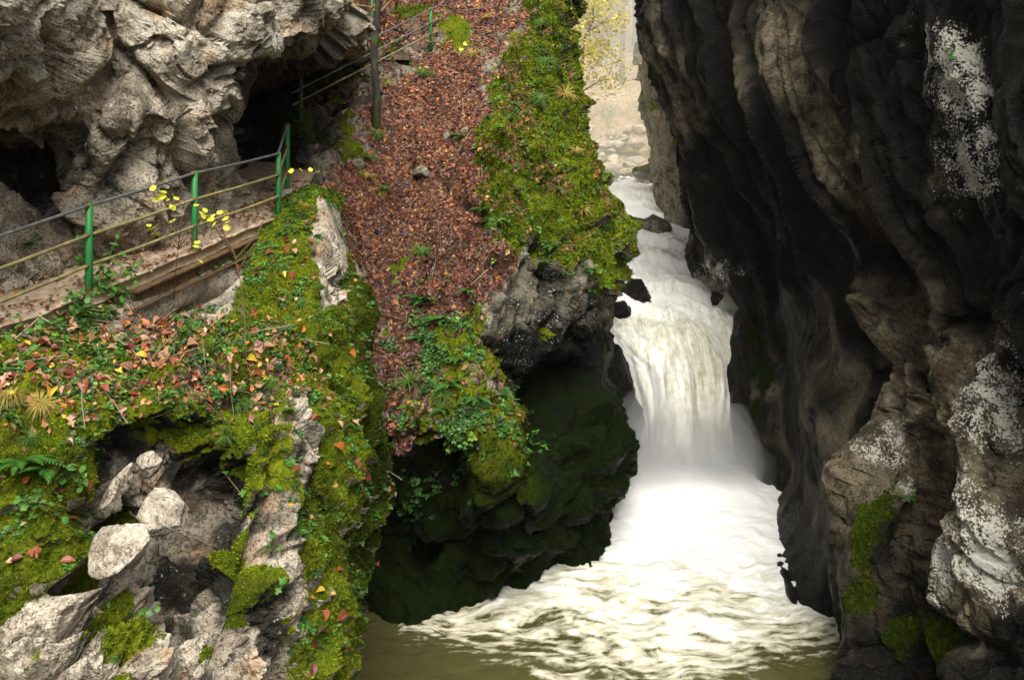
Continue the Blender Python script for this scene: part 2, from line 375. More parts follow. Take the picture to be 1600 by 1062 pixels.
# hollow between the boulders
S.push(-0.8 * blob(px, py, 325, 800, 40, 95, 25) - 0.7 * blob(px, py, 150, 900, 70, 18, -20) - 0.55 * blob(px, py, 215, 690, 60, 22, -25) - .5 * blob(px, py, 395, 850, 12, 120, 16) - 0.55 * blob(px, py, 345, 960, 16, 110, 14) - 0.35*blob(px,py,130,985,120,10,-20))
S.push(-0.7 * poly_mask(px, py, [(215,462),(330,405),(395,372),(385,395),(340,440),(240,485)], 14))
S.V[:, 2] -= 0.10 * (1 - damp)
S.refresh()
up = S.N[:, 2]
mossn = fbm(p0 * 1.3, 4, 70)
moss = np.clip(0.95 - bare * 1.25 + mossn * 0.7 + 0.25 * ivy_edge + blob(px, py, 205, 990, 70, 55) * 1.3 + blob(px, py, 60, 870, 90, 130) * .6 + blob(px,py,310,730,45,40)*.7 + 1.1 * bare * low * smooth(.06, .26, fbm(p0 * np.array([1.5, 1.5, .5], np.float32), 3, 68)) - blob(px, py, 250, 470, 90, 50) * 0.6, 0, 1)
moss *= smooth(-0.75, -0.2, up)
soil = np.clip(poly_mask(px, py, [(-400,520),(100,480),(200,470),(330,500),(480,540),(500,620),(330,650),(200,640),(-400,700)], 40) * (0.55 + 0.8 * fbm(p0 * 1.7, 3, 71)), 0, 1)
moss = np.clip(moss - soil * 0.5, 0, 1)
S.attr = dict(moss=moss, soil=soil * 0.85, lichen=np.clip(0.02 + bare * 0.12 + 0.2 * fbm(p0 * 2, 2, 72) , 0, 1), wet=np.clip(0.20 + (1-bare)*0.2 + fbm(p0 * 1.1, 3, 73) * 0.95 + blob(px, py, 330, 830, 80, 140) * .6 + blob(px, py, 215, 690, 90, 60) * .7 + .25 * bare * low * smooth(-.1, .3, fbm(p0 * 1.6, 3, 74)), 0, 1), shade_tint=np.clip(smooth(530, 560, px) * .75 + .5 * smooth(.0, .4, fbm(p0 * .9, 3, 75)), 0, 1))  # wet blobs darken the hollow's colour to deepen its shadow
near.bare = bare; near.soil = soil
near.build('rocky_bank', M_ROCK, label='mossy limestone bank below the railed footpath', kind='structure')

# ------------------------------------------------------------------ left cliff with the overhang and the cave
left_rows = [
 [(-400,760,10.4),(-150,640,11.4),(-30,560,12.3),(60,500,13.0),(150,460,13.8),(235,430,14.7),(300,405,15.5),(335,380,16.4),(350,370,17.2),(374,365,19.5),(410,355,25),(480,350,28),(580,340,26)],
 [(-400,640,10.4),(-150,530,11.4),(-30,475,12.3),(60,435,13.0),(150,400,13.8),(235,370,14.7),(300,348,15.5),(335,332,16.4),(350,325,17.2),(374,318,19.5),(410,312,25),(480,300,28),(580,300,26)],
 [(-400,460,10.8),(-150,400,11.8),(-30,360,12.8),(60,345,13.5),(150,320,13.5),(235,295,14.1),(300,280,14.8),(330,274,16.0),(346,268,16.8),(370,262,20),(405,262,26),(480,262,29),(580,260,27)],
 [(-400,270,10.6),(-150,265,11.8),(-30,260,13.3),(60,260,14.2),(150,240,13.4),(235,222,13.8),(300,216,14.3),(326,214,15.6),(342,208,16.6),(366,200,21),(405,200,27),(480,205,29),(580,200,27)],
 [(-400,150,9.2),(-150,165,10.3),(-30,180,12.4),(60,190,13.9),(150,175,13.2),(235,180,13.5),(295,182,14.1),(322,182,15.7),(346,174,17.5),(382,164,21.5),(420,156,26),(490,150,28),(580,130,27)],
 [(-400,70,8.4),(-150,80,9.1),(-30,105,10.0),(60,130,12.2),(150,115,13.6),(235,128,13.9),(295,158,14.2),(330,160,14.5),(375,135,14.9),(405,95,15.3),(445,84,16.0),(505,50,17.0),(548,-15,18.5)],
 [(-400,0,8.2),(-150,0,8.9),(-30,5,9.4),(60,25,11.2),(150,35,13.5),(235,55,13.8),(295,88,14.0),(335,92,14.2),(375,75,14.5),(405,52,14.8),(445,38,15.4),(500,8,16.5),(545,-60,17.8)],
 [(-400,-150,8.2),(-150,-150,8.8),(-30,-150,9.2),(60,-150,10.8),(150,-150,13.4),(235,-150,13.8),(295,-150,14.1),(335,-150,14.4),(375,-150,14.8),(405,-150,15.1),(445,-150,15.6),(505,-160,16.6),(570,-190,17.6)],
 [(-400,-450,9.5),(-150,-450,10),(-30,-450,11),(60,-450,12.5),(150,-450,14.6),(235,-450,15.2),(295,-450,15.6),(335,-450,16),(375,-450,16.4),(405,-450,16.8),(445,-450,17.4),(505,-450,18.5),(590,-450,20)],
]
left = Sheet(left_rows, 330, 330, flip=True); S = left; p0 = S.V.copy(); px, py = S.px, S.py
cave = smooth(358, 385, px) * smooth(60, 150, py)
an2 = np.array(Matrix.Rotation(R(-38), 3, 'Y') @ Matrix.Diagonal((1.0, 0.9, 0.6)), np.float32)
b1, c1 = blocky(p0, 2.1, 31, 0.7, 0.25, an2, 0.35); b2, c2 = blocky(p0, 0.7, 32, 0.75, 0.25, an2, 0.35); b3, c3 = blocky(p0, 0.24, 33, 0.8, 0.25)
S.push(b1 * 0.34 + b2 * 0.36 + b3 * 0.30 - c1 * 0.16 - c2 * 0.05 + fbm(p0 * 0.6, 3, 34) * 0.5 + (ridged(p0 * 1.8, 4, 35) - 0.4) * 0.09 + fbm(p0 * 6, 3, 36) * 0.03, 1 - 0.6 * cave)
S.push(-0.55 * blob(px, py, 160, 140, 22, 75, 28) - 0.5 * blob(px, py, 60, 250, 60, 70, 20) - 0.5 * blob(px, py, 190, 265, 16, 60, 40) - 0.45 * blob(px, py, 340, 120, 9, 40, 65) - 0.5*blob(px,py,95,70,12,55,18))
S.refresh()
m_ = fbm(p0 * 1.5, 3, 37)
S.attr = dict(moss=np.clip(0.05 + 0.5 * m_ + 0.3 * smooth(330, 420, py), 0, 1) * smooth(-.2, .5, S.N[:, 2] + .25), soil=np.zeros(len(p0)),
              lichen=np.clip(0.10 + 0.25 * blob(px, py, 380, 60, 160, 70) + .3 * fbm(p0 * 1.2, 3, 38), 0, 1),
              wet=np.clip(0.15 + 0.55 * fbm(p0 * 0.8, 4, 39) + 0.55 * blob(px, py, 60, 260, 90, 110) + cave * 1.2, 0, 1))  # cave term blackens the back wall so the mouth reads unlit
left.build('cliff', M_ROCK, label='pale overhanging limestone cliff with a cave mouth above the footpath', kind='structure')

# ------------------------------------------------------------------ wooded slope and mossy buttress in the middle
slope_rows = [
 [(300,-350,42),(420,-350,38),(470,-345,36),(540,-345,35),(620,-345,35),(700,-345,35),(770,-345,35),(830,-345,34.5),(869.3,-350,34.5),(915,-350,35.5),(910,-350,39),(858.6,-350,48)],
 [(380,-20,34),(460,-15,31),(525,-10,29),(570,-5,28.3),(620,0,28.2),(690,0,28),(760,0,27.8),(830,0,27.3),(860,0,27.3),(896,-5,29.3),(900,0,33),(851.4,0,42)],
 [(380,60,31),(440,60,27.5),(500,55,25.8),(560,60,26),(620,65,26.3),(690,70,26.3),(760,70,26),(830,60,25.5),(860,55,25.9),(880,45,28),(880,48,31.5),(844.3,60,40)],
 [(360,130,29),(430,130,25.5),(482,125,23.2),(550,130,24),(620,135,24.6),(690,135,24.6),(760,130,24.3),(830,125,23.9),(865.7,125,24.4),(898,125,26.6),(900,130,30),(851.4,130,38)],
 [(360,210,27),(430,210,24),(474,205,21.6),(540,205,22.4),(620,205,23.1),(690,205,23),(760,200,22.5),(830,200,22.3),(870,200,22.9),(900,210,25),(900,210,28.5),(844.3,200,37)],
 [(380,290,26),(440,290,23),(490,285,20.6),(550,290,21.2),(620,290,21.7),(690,290,21.5),(750,285,20.8),(820,280,20.8),(880.7,275,21.7),(927.2,275,23.3),(920,280,26.5),(847.1,280,36)],
 [(440,380,25),(490,380,22),(540,375,19.6),(575,380,20),(630,380,20.3),(700,380,20.1),(760,380,19.3),(830,375,19.2),(910,375,20.5),(978,372,22.4),(968,378,25.8),(880,370,36)],
 [(460,450,24),(510,450,21),(555,450,19.0),(590,450,19.2),(640,450,19.4),(700,450,19.1),(760,450,18.6),(820,450,18.7),(890,440,20.0),(964,432,22),(955,440,25.5),(870,450,35)],
 [(470,530,23),(520,530,20.2),(565,530,18.5),(600,530,18.5),(650,530,18.5),(700,530,18.2),(750,530,18.1),(810,540,18.6),(880,545,20.3),(952,540,22),(945,540,25.5),(870,540,34)],
 [(480,610,23),(530,610,19.8),(575,610,18.0),(605,610,17.8),(650,610,17.6),(700,610,17.4),(745,610,17.4),(800,615,18.6),(870,625,20.8),(964,620,22),(955,620,25.5),(870,620,34)],
 [(480,700,23),(530,700,19.8),(570,700,17.8),(610,695,17.2),(650,690,17),(700,690,16.9),(750,680,16.8),(815,670,17.5),(880,685,19.4),(990,700,21.2),(975,705,25),(870,700,34)],
 [(480,780,23),(530,780,20.2),(575,780,18.6),(620,780,18.3),(665,770,18.3),(710,760,17.8),(770,745,17.0),(830,745,17.3),(880,765,18.9),(966,765,20.9),(956,765,24.8),(870,770,34)],
 [(480,860,23),(530,860,20.4),(575,860,19.0),(620,860,19.0),(670,855,18.9),(720,850,18.4),(775,840,17.9),(830,835,18.1),(880,835,19.2),(932,840,21.0),(926,845,24.5),(870,850,34)],
 [(480,950,22),(530,950,19.4),(570,955,18.3),(610,962,18.0),(660,957,18.2),(710,946,18.6),(770,930,18.9),(825,907,19.4),(880,886,20.1),(938,872,20.6),(932,875,24),(870,880,34)],
 [(480,1080,22),(530,1080,19),(570,1080,18.0),(610,1080,17.8),(660,1075,18),(710,1065,18.4),(770,1050,18.7),(825,1025,19.2),(880,1000,19.9),(940,990,20.4),(935,990,24),(870,990,34)],
]
slope = Sheet(slope_rows, 520, 400); S = slope; p0 = S.V.copy(); px, py = S.px, S.py
nb = fbm(p0 * 0.5, 3, 80)
wob = nb * 60 + fbm(p0 * 1.6, 3, 79) * 70
litter = poly_mask(px + wob, py, [(560,-60),(830,-60),(800,40),(760,130),(745,220),(720,300),(770,380),(770,450),(690,480),(640,520),(640,700),(600,720),(575,600),(560,450),(520,300),(560,230),(610,160),(690,80)], 42)
litter = np.clip(np.maximum(litter, poly_mask(px + wob, py, [(520,0),(700,0),(660,60),(560,60)], 25) * .8), 0, 1)
green = poly_mask(px + wob * .6, py, [(640,440),(760,470),(790,600),(780,680),(680,700),(640,640),(610,520)], 30)
brt = poly_mask(px + wob * .4, py, [(820,-80),(900,-60),(905,60),(925,230),(985,380),(985,470),(880,440),(830,360),(770,420),(735,340),(740,240),(790,130),(820,40)], 18)   # bright moss ridge
darkr = smooth(590, 700, py + nb * 60)           # lower rock, coloured near black to show its shade
face = poly_mask(px + wob * .5, py + fbm(p0 * 1.3, 3, 78) * 60, [(790,400),(880,350),(960,420),(965,560),(900,560),(850,560),(790,640),(735,600),(770,480)], 20)   # bare grey face
rimrock = poly_mask(px, py, [(882,-80),(960,-80),(960,260),(905,240),(915,150),(885,60)], 10)
stairs_rock = poly_mask(px, py, [(440,20),(590,-40),(690,30),(600,130),(560,170),(500,290),(450,290)], 22)
rockamp = np.clip(0.12 + face * 0.8 + darkr * 0.6 + rimrock * 0.8 + stairs_rock * .8 + brt * 0.55, 0, 1)
b1, c1 = blocky(p0, 1.7, 41, 0.75, 0.34, an, 0.35); b2, c2 = blocky(p0, 0.6, 42, 0.75, 0.35, an, 0.35); b3, c3 = blocky(p0, 0.22, 43, 0.7, 0.35)
S.push(b1 * 0.36 * rockamp + b2 * 0.36 * rockamp + b3 * 0.30 * rockamp - (c1 * 0.22 + c2 * 0.08) * rockamp + nb * 0.45 * (0.4 + rockamp * .6))
mossy = np.clip(brt + darkr * 0.8 + green * 0.4, 0, 1) * (1 - face * .6)
S.push(((0.16 - np.abs(perlin(p0 * 1.2, 81)) * 0.52) + (0.05 - np.abs(perlin(p0 * 3.2, 82)) * 0.13)) * mossy + fbm(p0 * 5, 3, 83) * 0.04)
S.push(fbm(p0 * 1.4, 3, 84) * 0.16 * (litter + green) - 0.16*green*np.abs(perlin(p0*2.2,85)))
l1 = voro(p0 * 1.15 + fbm(p0 * 1.5, 2, 87)[:, None] * .5, 180)[0]; l2 = voro(p0 * 3.0, 181)[0]
S.push(np.clip(brt + .25 * darkr, 0, 1) * (1 - face * .7) * ((0.48 - l1) * 0.62 + (0.48 - l2) * 0.20))
S.push(0.5 * blob(px, py, 715, 62, 40, 30, 20) + .35 * blob(px, py, 548, 240, 20, 18) + .3 * blob(px, py, 540, 200, 16, 14) + .35 * blob(px, py, 660, 272, 10, 14) + .3 * blob(px, py, 640, 20, 30, 16))
# deep shaded pockets and swells of the lower rock
S.push(-0.45 * blob(px, py, 690, 740, 45, 50) - 0.6 * blob(px, py, 890, 600, 60, 26, -12) - 0.9 * blob(px, py, 850, 665, 22, 60, 8) + 0.6 * blob(px, py, 780, 760, 45, 70) + 0.5 * blob(px, py, 930, 700, 40, 60) - .6 * blob(px, py, 865, 800, 14, 70, 8) - 0.5*blob(px,py,735,330,30,14,25))
S.refresh()
mossn = fbm(p0 * 1.0, 4, 86)
moss = np.clip(brt * (0.95 + mossn * 0.7) + green * 0.45 + darkr * (0.36 + mossn * 0.9) + (1 - litter) * 0.45 - face * (0.32 - mossn * 1.8) - rimrock * 0.25 + stairs_rock * (mossn * 1.2 - 0.1), 0, 1) * (1 - litter * 0.9)
clump = np.clip(.9 * fbm(p0 * 1.8, 3, 77) * smooth(700, 300, px + py) + .8 * fbm(p0 * 2.2, 3, 76) * blob(px, py, 700, 60, 90, 70) + blob(px, py, 715, 62, 40, 34, 25) + blob(px, py, 548, 240, 24, 20) + blob(px, py, 540, 200, 20, 16) + blob(px, py, 640, 14, 40, 18) + .9 * smooth(.22, .42, fbm(p0 * 1.1, 3, 89)) * litter * smooth(260, 420, py + 200 * (px < 600)), 0, 1)
litter *= 1 - smooth(.3, .6, clump); moss = np.maximum(moss, clump)
moss *= smooth(-0.7, -0.15, S.N[:, 2])
soil = np.clip(litter * 1.0 + green * 0.35 + 0.25 * brt * smooth(-.1, .3, fbm(p0 * 1.5, 3, 88)), 0, 1)
S.attr = dict(moss=moss, soil=soil, lichen=np.clip(face * 0.20 + 0.05 + .2 * mossn, 0, 1), shade_tint=np.clip(np.maximum(smooth(600, 790, py + nb * 60), smooth(500, 575, py) * smooth(770, 830, px)) * 1.0 + .35 * stairs_rock, 0, 1), wet=np.clip(np.maximum(darkr, smooth(500, 575, py) * smooth(770, 830, px)) * 1.2 + rimrock * 0.9 + .45 * stairs_rock + 0.2 + face * .36 + 0.7 * mossn, 0, 1))
slope.litter, slope.green, slope.brt, slope.darkr, slope.face, slope.stairs = litter, green, brt, darkr, face, stairs_rock
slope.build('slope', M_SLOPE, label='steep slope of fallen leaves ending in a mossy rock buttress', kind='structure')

# ------------------------------------------------------------------ right wall of the gorge
right_rows = [
 [(1085,-70,52),(1045,-70,40),(1010,-70,34),(1050,-90,31),(1105,-130,28),(1175,-200,24.5),(1255,-300,21.5),(1330,-450,19),(1360,-500,18),(1450,-600,16),(1600,-650,13),(2000,-650,9)],
 [(1080,110,48),(1055,110,36.5),(1033,110,31.3),(1085,110,28.7),(1133.1,110,26),(1172.5,110,24.4),(1220.6,110,21),(1300,110,19),(1345,110,18.3),(1420,110,15.3),(1570,110,12.8),(2000,110,9)],
 [(1120,210,48),(1092,210,36.5),(1072,205,31),(1110,210,28.6),(1146.2,210,26.2),(1176.9,210,25),(1229.4,210,21.6),(1310,210,19),(1360,210,18.4),(1440,210,15.2),(1570,210,12.8),(2000,210,9)],
 [(1142.2,310,47),(1115,310,36.5),(1096,310,31),(1125.9,310,28.8),(1155.8,310,26.6),(1187.5,310,25.2),(1241.9,310,22.2),(1320,310,19.2),(1385,310,18),(1460,310,15.4),(1570,310,12.9),(2000,310,9)],
 [(1144.9,395,47),(1116.1,395,37.5),(1097.5,395,32.8),(1125.2,400,30.4),(1153.8,405,28),(1187.3,410,25.8),(1245.5,410,22.8),(1315,410,19.6),(1390,410,17.6),(1470,410,15.6),(1570,410,13),(2000,410,9)],
 [(1190.2,455,46),(1165.5,452,38),(1128.8,450,32.5),(1142.4,455,30.4),(1158,462,28.4),(1190,470,25.9),(1245,470,23.2),(1310,470,20),(1385,470,17.2),(1470,470,15.6),(1570,470,13),(2000,470,9)],
 [(1205,500,46),(1185,500,34),(1157,495,28.2),(1170,500,27),(1185,510,26.2),(1208,520,25),(1250,520,23.2),(1300,530,20.4),(1345,530,17),(1450,530,15.6),(1570,530,13),(2000,530,9)],
 [(1205,565,46),(1185,565,33),(1161,560,26.9),(1172,565,26.2),(1188,570,25.6),(1212,570,24.6),(1250,570,23),(1303,580,20.2),(1336,580,16.7),(1440,580,15.2),(1570,580,13),(2000,580,9)],
 [(1205,620,46),(1180,620,32),(1153,622,26.2),(1170,630,25.6),(1190,635,25),(1215,640,24),(1255,640,22.6),(1306,650,19.8),(1336,650,16.4),(1430,650,15),(1570,650,13),(2000,650,9)],
 [(1215,690,46),(1190,690,31),(1167,690,25.3),(1180,695,24.8),(1198,700,24.2),(1222,705,23.2),(1260,710,22),(1308,710,19.5),(1334,710,16.2),(1425,710,14.9),(1565,710,13),(2000,710,9)],
 [(1225,745,46),(1205,745,30),(1186,742,24.4),(1198,748,23.8),(1212,752,23.2),(1236,755,22.4),(1266,760,21.4),(1307,760,19.2),(1326,760,16),(1420,760,14.8),(1560,760,13),(2000,760,9)],
 [(1235,800,46),(1210,800,29),(1192,795,23.1),(1206,800,22.6),(1222,802,22),(1246,805,21.2),(1274,810,20.4),(1303,815,18.9),(1318,815,15.9),(1415,815,14.6),(1560,815,12.9),(2000,815,9)],
 [(1240,870,44),(1215,870,26),(1212,870,20.7),(1224,872,20.4),(1238,874,20.1),(1258,878,19.7),(1282,882,19.1),(1303,886,18.3),(1314,886,15.8),(1415,886,14.5),(1560,886,12.8),(2000,886,9)],
 [(1250,940,42),(1238,940,22),(1238,938,18.7),(1247,942,18.6),(1258,946,18.4),(1275,952,18.2),(1293,958,18),(1308,965,17.6),(1318,965,15.7),(1415,965,14.4),(1560,965,12.7),(2000,965,9)],
 [(1260,1070,40),(1255,1070,19),(1258,1070,17.8),(1266,1070,17.7),(1275,1070,17.6),(1288,1070,17.5),(1302,1070,17.3),(1318,1070,17),(1330,1070,15.5),(1420,1070,14.3),(1560,1070,12.6),(2000,1070,9)],
 [(1260,1400,38),(1258,1400,18.5),(1262,1400,17.3),(1270,1400,17.2),(1280,1400,17.1),(1294,1400,17),(1306,1400,16.8),(1322,1400,16.5),(1340,1400,15.2),(1425,1400,14),(1560,1400,12.4),(2000,1400,9)],
]
right = Sheet(right_rows, 430, 480); S = right; p0 = S.V.copy(); px, py = S.px, S.py
# long plunging flutes that lean with the wall
rot = np.array(Matrix.Rotation(R(-17), 3, 'Y'), np.float32)
q = p0 @ rot.T
an3 = np.array(Matrix.Rotation(R(-17), 3, 'Y') @ Matrix.Diagonal((1.0, 0.7, 0.30)), np.float32)
b1, c1 = blocky(p0, 1.9, 92, 0.65, 0.22, an3, 0.25); b2, c2 = blocky(p0, 0.6, 93, 0.7, 0.28, an3, 0.4); b3, c3 = blocky(p0, 0.2, 94, 0.7, 0.35)
pillar = smooth(1305, 1345, px)
smoothzone = poly_mask(px, py, [(1150,480),(1330,420),(1310,1000),(1230,950),(1185,780)], 30)
ra = (1 - .6 * smooth(560, 430, py)) * (1 - 0.6 * smoothzone) * (0.16 + 0.84 * smooth(1240, 1400, px)) * 1.15
u = p0[:, 1] - 0.55 * (p0[:, 2] - 9) + fbm(p0 * 0.22, 2, 98) * 2.2
def slabs(f, along, seed): n_ = perlin(np.stack([u * f, p0[:, 2] * along, p0[:, 0] * along], -1), seed); return 0.65 - 2.0 * np.sqrt(n_ * n_ + .006)
strata = slabs(.30, .05, 90) * 1.0 + slabs(.78, .10, 91) * .42 + slabs(1.9, .20, 190) * .17 + slabs(4.2, .40, 191) * .05
calm = 1 - .75 * smooth(740, 820, py) * smooth(1345, 1310, px)
S.push(strata * (1 - .25 * pillar) * (1 - .6 * smoothzone) * calm + (b1 * 0.20 + b2 * 0.34 + b3 * 0.30 - c1 * 0.10 - c2 * 0.06) * ra - (c1 * .10 + c2 * .03) * (1 - smoothzone) + fbm(p0 * 0.45, 3, 95) * 0.4 * calm + fbm(p0 * 6, 3, 96) * 0.022)
S.push(-1.0 * blob(px, py, 1330, 560, 22, 160, -6) - 0.8 * blob(px, py, 1215, 330, 30, 190, -18) - 0.9 * blob(px, py, 1410, 480, 30, 150, -14) + 0.5 * blob(px, py, 1350, 240, 45, 120, -20) - 0.7 * blob(px, py, 1490, 830, 12, 70, -25) + 0.5 * blob(px, py, 1520, 850, 70, 90) - 0.8*blob(px,py,1480,985,60,16,20))
S.refresh()
mn = fbm(np.stack([u * .55, p0[:, 2] * .14, p0[:, 0] * .14], -1), 4, 97) * .75 + fbm(p0 * 1.1, 3, 197) * .35
moss = np.clip(blob(px, py, 1330, 880, 22, 130) * .8 + blob(px, py, 1440, 1000, 110, 50) * 1.0 + blob(px, py, 1335, 750, 12, 150) * .4 + smoothzone * 0.10 + blob(px, py, 1185, 600, 14, 160, -3) * 0.9 + blob(px, py, 1160, 70, 14, 10) * 1.3 + mn * 0.5, 0, 1) * np.clip(.75 + 1.3 * fbm(p0 * 1.8, 3, 99), 0, 1.2)
lich = np.clip(blob(px, py, 1478, 110, 40, 80, -20) + blob(px, py, 1515, 255, 45, 55, -30) + blob(px, py, 1530, 840, 85, 60) * .62 + blob(px, py, 1470, 900, 40, 60) * .7 + blob(px, py, 1590, 900, 30, 70) * .5 + blob(px, py, 1560, 620, 40, 120) * .45 + blob(px, py, 1370, 640, 40, 120) * .35 + blob(px,py,1345,680,10,80)*.7 + blob(px,py,1130,430,30,35)*.8 + .10 * smooth(1330, 1560, px), 0, .50) * (0.95 + 0.9 * fbm(p0 * 1.7, 3, 196)) 
wet = np.clip(.97 + mn * 1.6 - blob(px, py, 1430, 660, 110, 220) * 1.1 - blob(px, py, 1520, 850, 100, 100) * .9 - blob(px, py, 1330, 200, 60, 170, -20) * 0.5 - blob(px, py, 1220, 70, 90, 90) * 0.6 - blob(px, py, 1500, 190, 70, 130) * .35 - blob(px, py, 1120, 420, 45, 60) * .5 - blob(px, py, 1080, 150, 50, 160, -15) * .45, 0, 1)  # high values bake the wall's shade into colour; gaps leave lit brown patches
S.attr = dict(moss=moss, soil=np.zeros(len(p0)), lichen=lich, wet=wet, shade_tint=np.clip(.85 - blob(px, py, 1430, 970, 110, 70) * .7 - blob(px, py, 1335, 830, 20, 100) * .4, 0, 1))
right.build('gorge_wall', M_RIGHT, label='dark leaning rock wall with white lichen on the right of the gorge', kind='structure')
print('sheets', time.time() - T0)

# ------------------------------------------------------------------ far rock block and the wooded hillside beyond the gorge
far_rows = [
 [(1020,60,64),(1000,70,56),(1010,85,51),(1050,80,49),(1100,70,48),(1210,60,46)],
 [(1020,110,64),(1002,115,56),(1010,120,50),(1045,120,48),(1095,120,47),(1210,120,45)],
 [(1025,160,64),(1010,160,55),(1016,165,49.5),(1050,165,47),(1095,165,46),(1210,160,44)],
 [(1040,260,63),(1025,260,54),(1032,260,49),(1060,260,46),(1100,260,45),(1210,260,43)],
 [(1055,330,62),(1040,330,53),(1046,330,48),(1070,330,45.5),(1105,330,44.5),(1210,330,42)],
 [(1070,420,61),(1055,420,52),(1060,420,47.5),(1080,420,45),(1110,420,44),(1210,420,42)],
]
far = Sheet(far_rows, 110, 80); S = far; p0 = S.V.copy()
b1, c1 = blocky(p0, 2.6, 101, 0.7, 0.3, an3); b2, c2 = blocky(p0, 0.8, 102, 0.7, 0.3, an3)
S.push(b1 * 0.25 + b2 * 0.25 + fbm(p0 * 0.5, 3, 103) * 0.5); S.refresh()
S.attr = dict(moss=np.clip(0.1 + smooth(0.1, 0.6, S.N[:, 2]) * .9 + .4 * fbm(p0 * .5, 3, 104), 0, 1), soil=np.zeros(len(p0)), lichen=np.full(len(p0), .1), wet=np.clip(.2 + .5 * fbm(p0 * .4, 3, 105) + .3 * smooth(300, 380, S.py), 0, 1))
far.build('far_cliff', M_SLOPE, label='hazy grey rock block at the bend upstream', kind='structure')

def hill_z(x, y):
    """valley floor rising away, then the leaf-covered hillside"""
    base = 5.6 + 0.035 * (y - 50)
    bank = np.clip((y - 74 + 0.25 * (x - 8)) / 1.0, 0, 400)
    rise = 0.42 * np.clip(bank, 0, 18) + 0.62 * np.clip(bank - 14, 0, 300)
    return base + rise
nx, ny = 180, 200
X, Y = np.meshgrid(np.linspace(-50, 75, nx), np.linspace(40, 165, ny)); P = np.stack([X, Y, np.zeros_like(X)], -1).reshape(-1, 3)
Zh = hill_z(P[:, 0], P[:, 1]) + fbm(P * 0.09, 4, 110) * 4.5 * smooth(72, 84, P[:, 1]) + fbm(P * 0.5, 3, 111) * 0.5 - 1.2 * np.exp(-((P[:, 0] - 8.5) / 7) ** 2) * (P[:, 1] < 80)
P[:, 2] = Zh
idx = np.arange(nx * ny).reshape(ny, nx); HF = np.stack([idx[:-1, :-1], idx[:-1, 1:], idx[1:, 1:], idx[1:, :-1]], -1).reshape(-1, 4)
m_h, nt, b, o = mat_new('leafy_hillside'); g = NT(nt); p = g.pos()
c = g.ramp(g.noise(p, 0.35, 6, 0.65), [(0.35, (0.20, 0.20, 0.07)), (0.48, (0.46, 0.33, 0.19)), (0.62, (0.58, 0.44, 0.27))])  # leaf colours lightened for the bright open light over the far hill
c = g.mix(g.math('MULTIPLY', g.step(g.noise(p, 4.5, 4, 0.7), 0.45, 0.6), 0.6), c, (0.10, 0.06, 0.03))
c = g.mix(g.step(g.noise(p, 0.16, 4, 0.6), 0.56, 0.66), c, (0.12, 0.16, 0.03))
g.put(b, 'Base Color', c); b.inputs['Roughness'].default_value = 0.95; g.put(b, 'Normal', g.bump(g.noise(p, 5, 5, 0.7), 0.8, 0.3))
link('hillside', mesh_np('hillside', P, HF, m_h), label='hazy leaf covered hillside beyond the gorge', kind='structure')

# ------------------------------------------------------------------ water
def water_material(name):
    m, nt, b, o = mat_new(name); g = NT(nt); uv = g.attr('flow', 'Vector'); p = g.pos()
    foam = g.attr('foam')
    s1 = g.noise(g.mapping(uv, (5.5, 0.8, 1)), 1.0, 6, 0.62, 0.5); s2 = g.noise(g.mapping(uv, (26, 2.6, 1)), 1.0, 4, 0.6, 0.2)
    f = g.math('ADD', foam, g.math('ADD', g.math('MULTIPLY', g.math('SUBTRACT', s1, 0.5), 1.3), g.math('MULTIPLY', g.math('SUBTRACT', s2, 0.5), 0.7)))
    s3 = g.noise(p, 5.0, 6, .72); f = g.math('ADD', f, g.math('MULTIPLY', g.math('SUBTRACT', s3, 0.5), 0.8))
    k1 = g.step(f, 0.10, 0.62); k2 = g.step(f, 0.50, 1.05)
    c = g.mix(k1, (0.055, 0.052, 0.018), (0.47, 0.445, 0.32)); c = g.mix(k2, c, (0.74, 0.74, 0.70))
    g.put(b, 'Base Color', c); g.put(b, 'Roughness', g.mix(k1, (0.14,) * 3, (0.75,) * 3)); b.inputs['Specular IOR Level'].default_value = 0.4
    h = g.math('ADD', g.math('MULTIPLY', s1, 1.0), g.math('MULTIPLY', s2, 0.35))
    g.put(b, 'Normal', g.bump(h, 0.25, 0.05))
    return m
M_WATER = water_material('white_water')
def water_mesh(name, V, F, foam, flow, **kw):
    me = mesh_np(name, V, F, M_WATER, True, dict(foam=foam))
    a = me.attributes.new('flow', 'FLOAT_VECTOR', 'POINT'); a.data.foreach_set('vector', np.ascontiguousarray(np.concatenate([flow, np.zeros((len(flow), 1))], 1), np.float32).ravel())
    return link(name, me, **kw)
